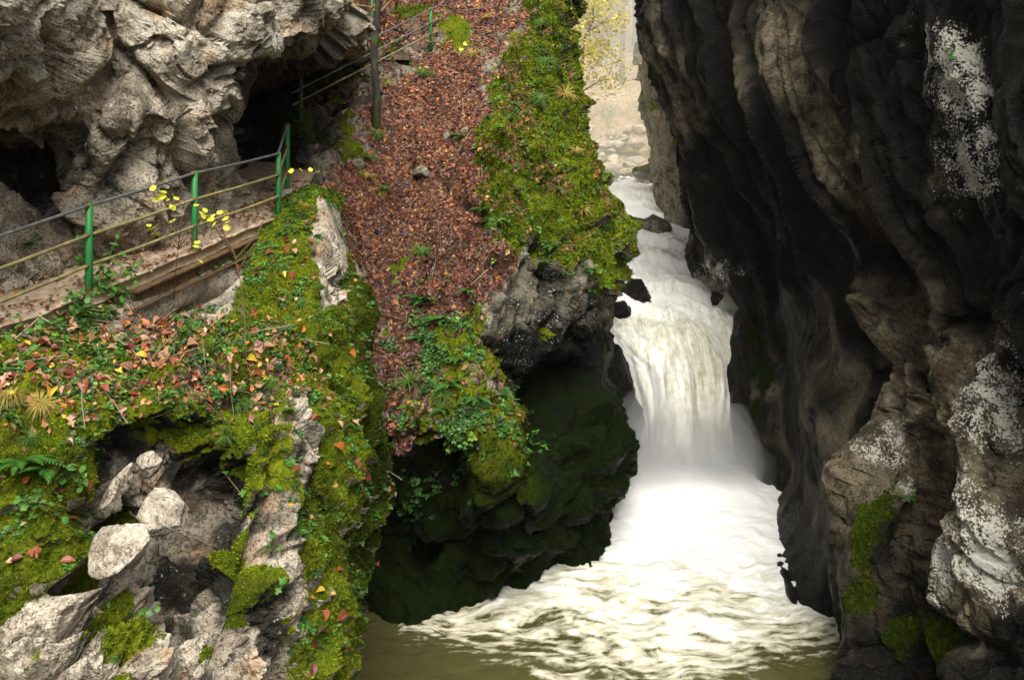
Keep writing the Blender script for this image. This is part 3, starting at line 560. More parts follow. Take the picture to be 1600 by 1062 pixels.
# upstream river and rapids down into the fall: rows of (left, quarter, middle, quarter, right) points
river_rows = [
 [(880,240,100),(925,242,98),(970,244,97),(1020,246,95),(1080,248,92)],
 [(890,262,82),(935,264,80),(980,266,78),(1025,268,76),(1080,270,74)],
 [(900,300,60),(945,300,60),(985,300,60),(1025,300,60),(1080,300,60)],
 [(920,345,47.5),(955,345,47.5),(1000,345,47.5),(1045,345,47.5),(1100,345,47.5)],
 [(930,366,43),(970,366,43),(1015,366,43),(1060,368,43),(1110,370,43)],
 [(930,385,39.5),(975,385,39.5),(1020,383,39.8),(1065,385,39.5),(1115,388,39.2)],
 [(930,412,36),(975,412,36),(1025,410,36.3),(1075,412,36),(1130,415,35.8)],
 [(920,440,33.2),(970,440,33.2),(1030,438,33.5),(1090,440,33.2),(1160,444,33)],
 [(915,468,30.6),(965,466,30.8),(1035,464,31.0),(1105,468,30.6),(1190,474,30.2)],
 [(905,500,28.2),(962,494,28.6),(1040,490,28.8),(1115,494,28.4),(1200,504,27.8)],
 [(945,540,27.4),(985,528,27.4),(1050,522,27.6),(1120,532,27.2),(1185,546,27.0)],
 [(960,600,27.4),(1012,582,26.7),(1060,575,26.5),(1124,588,26.5),(1180,606,26.4)],
 [(972,680,27.2),(1016,662,25.7),(1068,655,25.2),(1124,664,25.7),(1180,684,26.0)],
 [(955,760,26.2),(1008,745,25.0),(1068,740,24.6),(1126,745,25.0),(1185,765,26.0)],
 [(900,830,24.6),(990,825,24.5),(1070,822,24.2),(1145,825,24.5),(1240,830,24.4)],
]
C = np.array(river_rows, np.float64); W = at_np(C)
tl = np.concatenate([[0], np.cumsum(np.linalg.norm(np.diff(C[:, 2, :2], axis=0), axis=-1) + 4)])
nr, nc = 330, 150
G = spline_axis(W, tl, nr); G = np.swapaxes(spline_axis(np.swapaxes(G, 0, 1), np.arange(5.0), nc), 0, 1)
arc = np.concatenate([np.zeros((1, nc)), np.cumsum(np.linalg.norm(np.diff(G, axis=0), axis=-1), 0)]); wid = np.cumsum(np.concatenate([np.zeros((nr, 1)), np.linalg.norm(np.diff(G, axis=1), axis=-1)], 1), 1)
flow = np.stack([wid - wid[:, nc // 2:nc // 2 + 1] + 20, arc], -1).reshape(-1, 2)
V = G.reshape(-1, 3).astype(np.float32); pxw, pyw = proj(V)
a = np.gradient(G, axis=0); bb = np.gradient(G, axis=1); Nw = np.cross(a, bb); Nw /= np.linalg.norm(Nw, axis=-1, keepdims=True); Nw = Nw.reshape(-1, 3)
Nw[Nw[:, 2] < 0] *= -1
fq = np.concatenate([flow, np.zeros((len(flow), 1))], 1)
falling = smooth(515, 600, pyw)
wave = fbm(fq * np.array([0.9, 0.55, 1]), 3, 120) * 0.40 * (1 - falling) + fbm(fq * np.array([1.6, 0.16, 1]), 3, 121) * 0.30 * falling + np.abs(fbm(fq * np.array([2.2, 1.5, 1]), 2, 122)) * 0.14 * (1 - falling)
fr = (flow[:, 1] * .23 + .5 * fbm(fq * np.array([.35, .12, 1]), 2, 124)) % 1.0
wave += .42 * (fr - smooth(.80, 1.0, fr) - .4) * smooth(27.5, 29.5, V[:, 1]) * smooth(60, 48, V[:, 1])
wave *= smooth(110, 60, V[:, 1]) * 0.7 + 0.3
V = V + (Nw * wave[:, None]).astype(np.float32)
foamr = 0.95 - 0.18 * falling + 0.45 * fbm(fq * np.array([0.5, 0.35, 1]), 3, 123) - 0.16 * smooth(470, 505, pyw) * smooth(640, 520, pyw) + 0.4 * smooth(660, 760, pyw) + 0.25 * (pyw < 360)
i = np.arange(nr * nc).reshape(nr, nc); RF = np.stack([i[:-1, :-1], i[1:, :-1], i[1:, 1:], i[:-1, 1:]], -1).reshape(-1, 4)
water_mesh('river', V, RF, foamr, flow, label='white water river pouring through the gorge as a waterfall', kind='structure')
# plunge pool
nx, ny = 320, 320
X, Y = np.meshgrid(np.linspace(-9, 12, nx), np.linspace(9.0, 25.2, ny)); P = np.stack([X, Y, np.zeros_like(X)], -1).reshape(-1, 3).astype(np.float32)
fx, fy = 4.4, 24.3
d = np.hypot((P[:, 0] - fx) * 1.0, (P[:, 1] - fy)); ang = np.arctan2(P[:, 0] - fx, fy - P[:, 1])
wq = P + 0.55 * np.stack([fbm(P * 0.5, 3, 130), fbm(P * 0.5, 3, 131), P[:, 2]], -1)
churn = np.abs(fbm(wq * 1.3, 4, 132)) * 0.5 + fbm(wq * 0.55, 3, 133) * 0.35
amp = smooth(11, 6, d) * 0.30 * smooth(.5, 4, d) + 0.09
P[:, 2] = churn * amp + 0.4 * np.exp(-(d / 2.0) ** 2) + 0.25 * np.exp(-(d / 4) ** 2) - 0.05
ripple = ridged(wq * np.array([1.3, 3.4, 1], np.float32), 4, 134)
Px, Py = proj(P)
foamp = 1.52 - 0.130 * d + 0.55 * fbm(wq * 0.45, 3, 135) - 0.36 * smooth(1.2, -3.0, P[:, 0]) * smooth(20.5, 17.5, P[:, 1]) + (ripple - .55) * .6 * smooth(20.5, 17.5, P[:, 1]) - .45 * smooth(18.3, 16.4, P[:, 1]) * smooth(3.2, 5.2, P[:, 0]) + (ripple - 0.55) * 0.22 - 0.5 * smooth(-1.5, -4.5, P[:, 0]) - 0.28 * smooth(17.5, 15.6, P[:, 1])
sw = wq + 0.8 * np.stack([fbm(wq * 0.9, 2, 136), fbm(wq * 0.9, 2, 137), P[:, 2] * 0], -1)
flowp = np.stack([sw[:, 1] * 0.55, sw[:, 0] * 0.8], -1)
idx = np.arange(nx * ny).reshape(ny, nx); PF = np.stack([idx[:-1, :-1], idx[:-1, 1:], idx[1:, 1:], idx[1:, :-1]], -1).reshape(-1, 4)
water_mesh('pool', P, PF, foamp, flowp, label='churning plunge pool streaked with foam below the waterfall', kind='structure')
print('water', time.time() - T0)

# ------------------------------------------------------------------ placing things on the rock
def on_sheet(S, x, y, tol=7.0):
    """front-most point of a rock face in a given bearing: position and outward normal"""
    d2 = (S.px - x) ** 2 + (S.py - y) ** 2; k = np.where(d2 < tol * tol)[0]
    if len(k) == 0: k = np.array([d2.argmin()])
    i = k[S.V[k, 1].argmin()]; k = k[S.V[k, 1] < S.V[i, 1] + 0.4]; j = k[d2[k].argmin()]
    return Vector(S.V[j].tolist()), Vector(S.N[j].tolist())
def frames(n, rng, jitter=0.35, spin=None):
    """random orthonormal frames (N,3,3) whose z axis follows the given normals"""
    N = len(n); z = n + rng.normal(0, jitter, (N, 3)); z /= np.linalg.norm(z, axis=1, keepdims=True) + 1e-9
    t = rng.normal(size=(N, 3)) if spin is None else spin + rng.normal(0, 0.25, (N, 3))
    x = np.cross(t, z); x /= np.linalg.norm(x, axis=1, keepdims=True) + 1e-9
    y = np.cross(z, x); return np.stack([x, y, z], -1)
def instance(tv, tf, pos, M, sc, col, name, mat, smooth_shade=False):
    """one mesh of many small copies of a template (stuff nobody could count)"""
    tv = np.asarray(tv, np.float32); tf = np.asarray(tf, np.int32); N = len(pos); k = len(tv)
    sc = np.asarray(sc, np.float32).reshape(N, 1, -1)
    V = np.einsum('nij,nkj->nki', M.astype(np.float32), tv[None] * sc) + pos[:, None, :]
    F = (tf[None] + (np.arange(N, dtype=np.int32) * k)[:, None, None]).reshape(-1, tf.shape[1])
    C = np.repeat(np.asarray(col, np.float32), k, axis=0)
    return mesh_np(name, V.reshape(-1, 3), F, mat, smooth_shade, None, C)
def palette(rng, n, cols, wts, var=0.25):
    cols = np.array(cols, np.float32); k = rng.choice(len(cols), n, p=np.array(wts) / sum(wts))
    return np.clip(cols[k] * (1 + rng.normal(0, var, (n, 1))) * (1 + rng.normal(0, 0.08, (n, 3))), 0.004, 0.9)
LEAF_V = [(0, -.5, 0), (.33, -.05, .10), (0, .5, .04), (-.33, -.05, .10)]; LEAF_F = [(0, 1, 2), (0, 2, 3)]
ROS_V = []; ROS_F = []
for k in range(6):
    a = k * 2 * math.pi / 6 + (k % 2) * .3; r = (.75, 1.0, .85, 1.05, .7, .95)[k]; c, s_ = math.cos(a), math.sin(a); b0 = len(ROS_V)
    for (u, w, h) in ((.15, 0, .1), (.55, .30, .34), (1.0, 0, .30), (.55, -.30, .34)): ROS_V.append(((u * c - w * s_) * r, (u * s_ + w * c) * r, h + .12 * (k % 3)))
    ROS_F += [(b0, b0 + 1, b0 + 2), (b0, b0 + 2, b0 + 3)]
TUFT_V = []; TUFT_F = []
for k in range(4):
    a = k * 1.57 + .4; c, s_ = math.cos(a), math.sin(a); b0 = len(TUFT_V)
    TUFT_V += [(-.16 * s_ + .1 * c, .16 * c + .1 * s_, 0), (.16 * s_ + .1 * c, -.16 * c + .1 * s_, 0), (.55 * c, .55 * s_, .9)]; TUFT_F.append((b0, b0 + 1, b0 + 2))
M_LEAF = tint_material('fallen_leaf_litter', 0.5, 0.35, 0.0, 0.2); M_GREEN = tint_material('small_green_leaves', 0.5, 0.35, 0.25, 0.12); M_MOSS = tint_material('moss_fronds', 0.9, 0.1, 0.25, 0.1)
BROWNS = [(.170, .060, .030), (.10, .036, .020), (.25, .100, .048), (.36, .22, .12), (.38, .14, .025), (.50, .30, .03), (.045, .022, .016)]
def strands(n, length, width, droop, rng, spread=0.5):
    """a tuft of arching grass blades, each a tapered strip of three quads"""
    V = []; F = []
    for i in range(n):
        a = rng.random() * 6.283; ln = length * (0.55 + 0.6 * rng.random()); out = spread * (0.3 + 0.9 * rng.random()); c, s_ = math.cos(a), math.sin(a)
        r0 = 0.12 * length * rng.random(); b0 = len(V)
        for j, t in enumerate((0, .35, .7, 1.0)):
            h = ln * (t - droop * t * t); o = r0 + ln * out * t * (0.4 + 0.8 * t); w = width * (1 - t * .93)
            for sg in (-1, 1): V.append((o * c - sg * w * s_, o * s_ + sg * w * c, h))
        for j in range(3): F.append((b0 + 2 * j, b0 + 2 * j + 1, b0 + 2 * j + 3, b0 + 2 * j + 2))
    return np.array(V, np.float32), np.array(F, np.int32)

# ------------------------------------------------------------------ footpath on its steel girder
M_PATH = plain_material('sandy_path', (0.46, 0.36, 0.25), (0.30, 0.21, 0.135), 0.9, 0, 5, 0.2, 0.5)
M_CONC = plain_material('concrete', (0.40, 0.37, 0.31), (0.24, 0.22, 0.18), 0.85, 0, 14, 0.3, 0.4)
M_RUST = plain_material('rusty_painted_steel', (0.16, 0.095, 0.04), (0.06, 0.035, 0.018), 0.7, 0.2, 9, 0.4, 0.3)
outer = [(-7.2, 6.4, 6.12), (-6.62, 8.4, 6.42), (-6.0, 10.4, 6.73), (-5.30, 12.2, 6.99), (-4.62, 14.2, 7.31), (-3.97, 16.6, 7.62), (-3.85, 18.0, 7.80), (-4.1, 19.6, 8.05), (-4.3, 21.5, 8.4)]
inner = [(-9.2, 7.0, 6.12), (-8.5, 9.0, 6.42), (-7.75, 11.0, 6.73), (-6.95, 12.9, 7.02), (-6.2, 15.0, 7.33), (-5.7, 17.0, 7.62), (-6.0, 18.6, 7.80), (-6.6, 20.2, 8.05), (-7.0, 22, 8.4)]
tp = np.arange(9.0); O = spline_axis(np.array(outer), tp, 160); I = spline_axis(np.array(inner), tp, 160); uu = np.linspace(0, 1, 26)[None, :, None]
Gp = O[:, None] * (1 - uu) + I[:, None] * uu; Vp = Gp.reshape(-1, 3); Vp[:, 2] += fbm(Vp * 1.8, 3, 140) * 0.05 + fbm(Vp * 9, 2, 141) * 0.012
edge = Gp[:, 0].copy(); edge[:, 2] -= 0.14
i = np.arange(160 * 26).reshape(160, 26); PFc = np.stack([i[:-1, :-1], i[:-1, 1:], i[1:, 1:], i[1:, :-1]], -1).reshape(-1, 4)[:, ::-1]
sk = np.arange(160) + 160 * 26; SF = np.stack([i[:-1, 0], i[1:, 0], sk[1:], sk[:-1]], -1)
link('footpath', mesh_np('footpath', np.concatenate([Vp, edge]), np.concatenate([PFc, SF]), M_PATH), label='sandy footpath strewn with leaves along the cliff', kind='structure')
gi = empty('steel_girder', at(300, 405, 14), 'rusty steel girder under the outer edge of the footpath', 'girder'); go = gi.location.copy()
ga, gb = Vector((-5.05, 12.7, 6.92)), Vector((-4.0, 16.3, 7.43)); ax = gb - ga; sidev = Vector((0.955, -0.30, 0)); upv = Vector((0, 0, 1))
def girder_piece(name, o, w, h):
    m = MB(); m.box(o - go, ax, -sidev * w, upv * h); return link(name, m.mesh(name, M_RUST, False), gi)
girder_piece('flange', ga + sidev * .12 + upv * .0, .20, .022); girder_piece('web', ga + sidev * 0.03 - upv * .20, .02, .20); girder_piece('flange', ga + sidev * .12 - upv * .222, .20, .022)

# ------------------------------------------------------------------ railings
def worn_paint():
    m, nt, b, o = mat_new('green_paint'); g = NT(nt); p = g.pos(); n = g.noise(p, 22, 5, .7); n2 = g.noise(p, 5, 3, .6)
    c = g.mix(n2, (0.014, 0.20, 0.036), (0.010, 0.12, 0.026)); c = g.mix(g.step(n, .62, .66), c, (.12, .05, .02)); c = g.mix(g.math('MULTIPLY', g.step(n2, .52, .7), .55), c, (.10, .12, .05))
    g.put(b, 'Base Color', c); g.put(b, 'Roughness', g.mix(n, (.35,) * 3, (.75,) * 3)); g.put(b, 'Normal', g.bump(n, .25, .01)); return m
M_POST = worn_paint()
M_RAILG = plain_material('galvanised_rail', (0.20, 0.21, 0.22), (0.12, 0.12, 0.12), 0.45, 0.5, 10, 0.5, 0.1)
M_RAILY = plain_material('algae_coated_rail', (0.26, 0.215, 0.085), (0.15, 0.125, 0.05), 0.7, 0.1, 8, 0.4, 0.15)
def railing(label, posts, heights, prad=.047, rrad=.023, footing=(), ext=(0, 0), mats=(M_RAILG, M_RAILY, M_RAILY)):
    """posts: list of (base, height); rails run past every post at the given fractions of its height"""
    r = empty('railing', posts[0][0], label, 'railing'); o = r.location.copy()
    for k, (b, h) in enumerate(posts):
        m = MB(); b = Vector(b) - o; m.tube([b - Vector((0, 0, .25)), b + Vector((0, 0, h * .5)), b + Vector((0, 0, h - .006)), b + Vector((0, 0, h))], [prad, prad, prad, prad * .8], 14)
        po = link('post', m.mesh('post', M_POST), r)
        for fr in heights:
            m = MB(); q = b + Vector((0, -.035, h * fr - .0)); dv = (Vector(posts[min(k + 1, len(posts) - 1)][0]) - Vector(posts[max(k - 1, 0)][0])).normalized() * .05; m.tube([q - dv, q + dv], rrad * 1.35, 10); link('clamp', m.mesh('clamp', M_RUST), po)
        m = MB(); m.box(b + Vector((-.08, -.08, -.02)), (.16, 0, 0), (0, .16, 0), (0, 0, .035)); link('base_plate', m.mesh('base_plate', M_RUST, False), po)
        if k in footing:
            m = MB(); m.box(b + Vector((-.13, -.13, -.3)), (.26, 0, 0), (0, .26, 0), (0, 0, .36)); link('footing', m.mesh('footing', M_CONC, False), po)
    for fr, mt in zip(heights, mats):
        pts = [Vector(b) - o + Vector((0, 0, h * fr)) for b, h in posts]
        if ext[0]: pts.insert(0, pts[0] + (pts[0] - pts[1]).normalized() * ext[0])
        if ext[1]: pts.append(pts[-1] + (pts[-1] - pts[-2]).normalized() * ext[1])
        fine = []
        for a, b in zip(pts[:-1], pts[1:]):
            for t in (0, .06, .5, .94): fine.append(a.lerp(b, t) - Vector((0, 0, .012 * math.sin(math.pi * t))))
        fine.append(pts[-1]); off = Vector((.0, -.035, 0)); m = MB(); m.tube([p + off for p in fine], rrad, 10); link('rail', m.mesh('rail', mt), r)
    return r
P1, P2, P3, P4 = at(139, 456, 12.2), at(304, 390, 14.2), at(435, 337, 16.6), at(449, 300, 18.3)
P0 = Vector((-6.14, 10.1, 6.62)); PB = Vector((-6.9, 8.0, 6.3))
railing('green posted railing with three pipe rails along the footpath edge', [(PB, 1.12), (P0, 1.12), (P1, 1.125), (P2, 1.16), (P3, 1.10), (P4, 1.30)], (.972, .64, .30), footing=(5,))
M_STEP = plain_material('worn_step_stone', (0.17, 0.115, 0.075), (0.06, 0.042, 0.028), 0.9, 0, 6, 0.2, 0.5)
st = empty('stone_staircase', on_sheet(slope, 500, 160)[0], 'worn stone staircase climbing right from the cave mouth', 'staircase'); so = st.location.copy()
for k in range(1, 14):
    p, n = on_sheet(slope, 532 + k * 10.5, 160 - k * 10.2); p = p + Vector((0.0, .02, .0)); w = 1.05 + random.uniform(-.1, .1); j = random.uniform(-.04, .04)
    m = MB(); m.box(p - so + Vector((-w * .5, 0, -.22)), (w, .10 + j, 0), (-.05, .75, .0), (0, 0, .22 + j * .3))
    me = m.mesh('step', M_STEP, False); link('step', me, st)
sb = [on_sheet(slope, 472, 172)[0], on_sheet(slope, 673, 66)[0]]
rB = [(at(470, 172, sb[0].y - .3), (172 - 112) / FPX * (sb[0].y - .3)), (at(673, 66, sb[1].y - .25), (66 - 13) / FPX * (sb[1].y - .25))]
railing('railing with one green post beside the stone staircase', rB, (.96, .56, .24), .045, .021, (), (0.3, .35), (M_RAILG, M_RAILG, M_RAILY))
pc = on_sheet(slope, 581, 50)[0]; pd = on_sheet(slope, 528, 30)[0]
railing('short railing with thin green post at the top of the slope', [(pd, .9), (pc, 1.15), ((pc + Vector((.9, 3.2, 1.9))), 1.1)], (.93, .58, .26), .035, .02)

# ------------------------------------------------------------------ boulders and stones
def icosphere(sub):
    t = (1 + 5 ** .5) / 2
    v = np.array([(-1, t, 0), (1, t, 0), (-1, -t, 0), (1, -t, 0), (0, -1, t), (0, 1, t), (0, -1, -t), (0, 1, -t), (t, 0, -1), (t, 0, 1), (-t, 0, -1), (-t, 0, 1)], float)
    f = np.array([(0, 11, 5), (0, 5, 1), (0, 1, 7), (0, 7, 10), (0, 10, 11), (1, 5, 9), (5, 11, 4), (11, 10, 2), (10, 7, 6), (7, 1, 8), (3, 9, 4), (3, 4, 2), (3, 2, 6), (3, 6, 8), (3, 8, 9), (4, 9, 5), (2, 4, 11), (6, 2, 10), (8, 6, 7), (9, 8, 1)])
    v /= np.linalg.norm(v, axis=1, keepdims=True)
    for _ in range(sub):
        e = np.sort(np.concatenate([f[:, [0, 1]], f[:, [1, 2]], f[:, [2, 0]]]), 1); u, inv = np.unique(e, axis=0, return_inverse=True); inv = inv.ravel()
        mid = v[u].mean(1); mid /= np.linalg.norm(mid, axis=1, keepdims=True); n = len(v); k = len(f); a, b, c = inv[:k] + n, inv[k:2 * k] + n, inv[2 * k:] + n
        v = np.concatenate([v, mid]); f = np.concatenate([np.stack([f[:, 0], a, c], 1), np.stack([f[:, 1], b, a], 1), np.stack([f[:, 2], c, b], 1), np.stack([a, b, c], 1)])
    return v.astype(np.float32), f.astype(np.int32)
ICO = {k: icosphere(k) for k in (2, 3, 4)}
def stone_mesh(name, seed, size, mat, sub=3, rough=1.0, moss=0.0, wet=0.2, lichen=0.1):
    v, f = ICO[sub]; rng = np.random.default_rng(seed); w = v.copy()
    for _ in range(16):      # knock flat faces off a ball
        n = rng.normal(size=3); n /= np.linalg.norm(n); h = rng.uniform(.50, .82); d = w @ n; w = w - np.outer(np.maximum(d - h, 0) * .88, n).astype(np.float32)
    w = w * (1 + .16 * rough * fbm(v * 1.3 + seed, 3, seed)[:, None] + .05 * rough * fbm(v * 5 + seed, 3, seed + 9)[:, None])
    w = w * np.array(size, np.float32); up = v[:, 2]
    at_ = dict(moss=np.clip(moss * 1.6 * smooth(-.3, .6, up) + .4 * fbm(v * 2 + seed, 2, seed), 0, 1) * (moss > 0), soil=np.zeros(len(v)), lichen=np.full(len(v), lichen), wet=np.clip(wet + .4 * fbm(v * 1.5 + seed, 3, seed + 4), 0, 1),
               shade_tint=np.zeros(len(v)), v1=.5 + .5 * fbm(v * .9 + seed, 2, seed + 5), v2=.5 + .7 * fbm(v * 1.6 + seed, 2, seed + 6))
    return mesh_np(name, w, f, mat, True, at_)
for n_, (x, y, d, sz, rot, lab, kw) in enumerate([
  (190, 855, 9.35, (.36, .36, .32), (.2, -.5, .3), 'large pale boulder wedged in the hollow at lower left', dict(wet=.0, lichen=.25)),
  (255, 800, 9.9, (.36, .34, .27), (.3, .5, .2), 'grey speckled boulder right of the large pale boulder', dict(wet=.25, lichen=.3)),
  (232, 718, 10.0, (.14, .15, .12), (.1, .3, .5), 'small pale stone under the mossy ledge, topmost in the hollow', dict(wet=.0)),
  (178, 765, 9.8, (.30, .2, .085), (0, -.95, .2), 'long slanting slab leaning left of the hollow', dict(wet=.1)),
  ]):
    link('boulder', stone_mesh('boulder', 200 + n_, sz, M_ROCK, 4, 1.0, **kw), label=lab, cat='boulder', group='boulders in the hollow of the bank', loc=at(x, y, d + .16), rot=rot)
M_WETROCK = M_RIGHT
for n_, (x, y, d, sz, lab, kw) in enumerate([
  (990, 352, 44.5, (.9, .8, .62), 'dark rounded rock in the stream, left one of the pair', dict(wet=.35, moss=.25)),
  (1030, 353, 44.3, (1.0, .8, .58), 'dark rounded rock in the stream, right one of the pair', dict(wet=.35, moss=.25)),
  (1031, 398, 38.2, (.22, .2, .15), 'small brown stone breaking the rapids', dict(wet=.2)),
  (975, 380, 39.0, (.6, .5, .45), 'dark rock at the left edge of the rapids below the pair', dict(wet=.6)),
  (990, 464, 30.6, (.95, .8, .62), 'wet black rock with trickles at the head of the waterfall', dict(wet=.9)),
  (970, 488, 29.0, (.45, .4, .4), 'small wet rock just below the black rock by the waterfall', dict(wet=.9)),
  (948, 605, 26.0, (.80, .8, 1.75), 'tall wet rock at the left side of the waterfall', dict(wet=.95)),
  (984, 655, 25.9, (.42, .5, .95), 'spray covered rock left of the foot of the waterfall', dict(wet=.8)),
  (1188, 660, 25.6, (.45, .8, 1.0), 'dark wet rock at the right side of the waterfall', dict(wet=.9)),
  (1075, 640, 30.2, (4.2, 1.9, 3.2), 'dark rock ledge behind the waterfall', dict(wet=.95)),
  (925, 268, 60, (.9, .8, .5), 'grey stone at the left edge of the upper stream', dict(wet=.2)),
  (940, 280, 56, (1.2, .9, .5), 'flat grey rock awash in the upper stream', dict(wet=.3)),
  (1005, 270, 62, (1.1, .9, .6), 'mossy rock beside the upper stream', dict(wet=.2, moss=.7)),
  (1025, 272, 60, (.7, .6, .8), 'small mossy rock against the far cliff', dict(wet=.2, moss=.7)),
  ]):
    link('river_rock', stone_mesh('river_rock', 300 + n_, sz, M_SLOPE if kw['wet'] < .5 else M_RIGHT, 4, 1.9, **kw), label=lab, cat='rock', group='rocks in the river', loc=at(x, y, d), rot=(0, 0, n_ * 1.3))
M_PALE = plain_material('pale_river_stone', (0.46, 0.40, 0.30), (0.30, 0.25, 0.18), 0.85, 0, 3, 0.3, 0.4)
stone_protos = [stone_mesh('bank_stone', 400 + k, (1, .8, .6), M_PALE, 2) for k in range(6)]
rs = np.random.default_rng(3)
for k in range(95):
    x = rs.uniform(905, 1045); d = rs.uniform(66, 84); wx = (x - 800) / FPX * d
    zz = float(hill_z(np.array([wx]), np.array([d]))[0]) + .1
    s_ = rs.uniform(.28, .85) * (1.5 if k % 7 == 0 else 1)
    o_ = link('bank_stone', stone_protos[k % 6], label='pale stone on the sunlit bank of the upper stream', cat='stone', group='stones on the far bank', loc=(wx, d, zz), rot=(rs.uniform(-.3, .3), rs.uniform(-.3, .3), rs.uniform(0, 6)))
    o_.scale = (s_ * rs.uniform(.7, 1.5), s_, s_ * rs.uniform(.6, 1.3))

# ------------------------------------------------------------------ trees
def bark(name, c1, c2, moss=0.0):
    m, nt, b, o = mat_new(name); g = NT(nt); p = g.pos(); n = g.noise(g.mapping(p, (9, 9, 2)), 1.0, 5, .65); n2 = g.noise(p, 2.2, 4, .6)
    c = g.mix(g.step(n, .35, .65), c1, c2)
    if moss: c = g.mix(g.step(g.math('ADD', n2, g.math('MULTIPLY', n, .3)), .82 - moss * .3, .90 - moss * .3), c, (.04, .07, .006))
    g.put(b, 'Base Color', c); b.inputs['Roughness'].default_value = .9; g.put(b, 'Normal', g.bump(n, .7, .03)); return m
M_BARK = bark('mossy_bark', (.014, .011, .008), (.045, .034, .022), .6); M_FARBARK = bark('grey_bark', (.045, .038, .03), (.10, .085, .07))
M_TREELEAF = tint_material('autumn_tree_leaves', .6, .2, .4, .1)
def tree(label, base, h, r, rng, mat, crown, cols, nleaf, leaf, group=None, lean=(0, 0), c0=.35):
    """tapered trunk with limbs; the crown is many leaf-sized faces around the limb ends"""
    t = empty('tree', base, label, 'tree', group); m = MB(); pts = []; n = 10
    for k in range(n):
        q = k / (n - 1); pts.append((lean[0] * q * q * h + rng.normal(0, .012 * h) * (0 < k) * q, lean[1] * q * q * h, -.4 + q * (h + .4)))
    m.tube(pts, [r * (1.25 if k == 0 else 1 - .8 * k / (n - 1)) for k in range(n)], 9)
    trunk = link('trunk', m.mesh('trunk', mat), t); ends = []
    for k in range(9):
        q = c0 + (1 - c0) * k / 9 + rng.uniform(0, .05); j = min(n - 2, int(q * (n - 1))); b = Vector(pts[j]).lerp(Vector(pts[j + 1]), q * (n - 1) - j); a = k * 2.4 + rng.uniform(-.5, .5); ln = crown * (1.1 - .6 * q) * rng.uniform(.7, 1.1)
        e = b + Vector((math.cos(a) * ln, math.sin(a) * ln, ln * rng.uniform(.15, .5))); md = b.lerp(e, .5) + Vector((0, 0, ln * .08)); rr = r * (1 - .75 * q) * .45
        m = MB(); m.tube([b, md, e], [rr, rr * .6, rr * .2], 5); link('limb', m.mesh('limb', mat), t); ends += [md, e, b.lerp(e, .75)]
    E = np.array(ends, np.float32); k = rng.integers(0, len(E), nleaf); pos = E[k] + rng.normal(0, crown * .26, (nleaf, 3)).astype(np.float32) * np.array([1, 1, .75], np.float32)
    M = frames(np.tile(np.array([[0, 0, 1.0]]), (nleaf, 1)), rng, .5)
    link('crown', instance(LEAF_V, LEAF_F, pos, M, leaf * rng.uniform(.6, 1.3, nleaf), palette(rng, nleaf, cols, [1] * len(cols)), 'crown', M_TREELEAF), t)
    return t
rt = np.random.default_rng(21)
pb, _ = on_sheet(slope, 587, 198)
tree('slim mossy tree trunk standing in the leaf slope beside the staircase', pb, 9.5, .105, rt, M_BARK, 1.7, [(.5, .33, .03), (.35, .25, .03), (.3, .14, .03)], 700, .09, None, (-.004, .0), .62)
YEL = [(.75, .58, .05), (.65, .55, .10), (.55, .5, .08)]; AUT = [(.35, .25, .06), (.30, .16, .05), (.25, .24, .06), (.4, .32, .1)]
tree('yellow leaved tree overhanging the upper stream', (3.9, 56, 9.5), 8, .14, rt, M_FARBARK, 2.6, YEL, 4200, .22, None, (.13, 0), .25)
for k, (x, d) in enumerate([(935, 91), (955, 98), (972, 88), (992, 93), (1010, 99), (915, 96), (946, 103), (968, 113), (985, 107), (1003, 116), (1030, 104), (890, 104)]):
    wx = (x - 800) / FPX * d; zz = float(hill_z(np.array([wx]), np.array([d]))[0])
    tree('tall slender tree on the hazy hillside, ' + ('left', 'middle', 'right')[0 if x < 950 else 1 if x < 995 else 2] + (' in the near row' if d < 95 else ' in the far row'), (wx, d, zz - .2), rt.uniform(13, 18), rt.uniform(.18, .30), rt, M_FARBARK, 3.4, AUT, 1700, .36, 'trees on the hazy hillside', (rt.uniform(-.04, .04), 0), .45)
print('built things', time.time() - T0)

# ------------------------------------------------------------------ leaf litter, moss, ground cover (nobody could count these)
rg = np.random.default_rng(5)
def facing(S): return smooth(-.25, .1, (S.N * (-S.V + np.array([0, 0, EYE]))).sum(1) / np.linalg.norm(S.V - np.array([0, 0, EYE]), axis=1))
fs, fn = facing(slope), facing(near)
W_ = slope.litter * 1.0 + slope.green * .10 + slope.brt * .42 * smooth(.02, .22, fbm(slope.V * 1.1, 3, 150) + .25 * smooth(850, 760, slope.px)) + .04 * slope.stairs
W_ *= fs * smooth(.0, .35, slope.N[:, 2])
W_ *= .22 + .78 * smooth(-.22, .08, fbm(slope.V * 1.3, 3, 156))
p, n, k = slope.sample(56000, W_, rg)
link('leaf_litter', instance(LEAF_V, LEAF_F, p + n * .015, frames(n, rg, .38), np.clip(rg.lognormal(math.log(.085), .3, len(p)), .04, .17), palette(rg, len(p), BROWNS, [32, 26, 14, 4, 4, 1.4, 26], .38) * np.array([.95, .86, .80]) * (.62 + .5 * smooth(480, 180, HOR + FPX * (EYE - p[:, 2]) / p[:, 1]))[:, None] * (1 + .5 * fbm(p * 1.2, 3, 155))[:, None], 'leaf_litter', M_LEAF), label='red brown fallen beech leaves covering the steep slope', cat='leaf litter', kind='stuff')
W_ = near.soil * fn * smooth(0, .35, near.N[:, 2]) + .03 * (1 - near.bare) * fn * smooth(.1, .5, near.N[:, 2])
p, n, k = near.sample(2600, W_, rg)
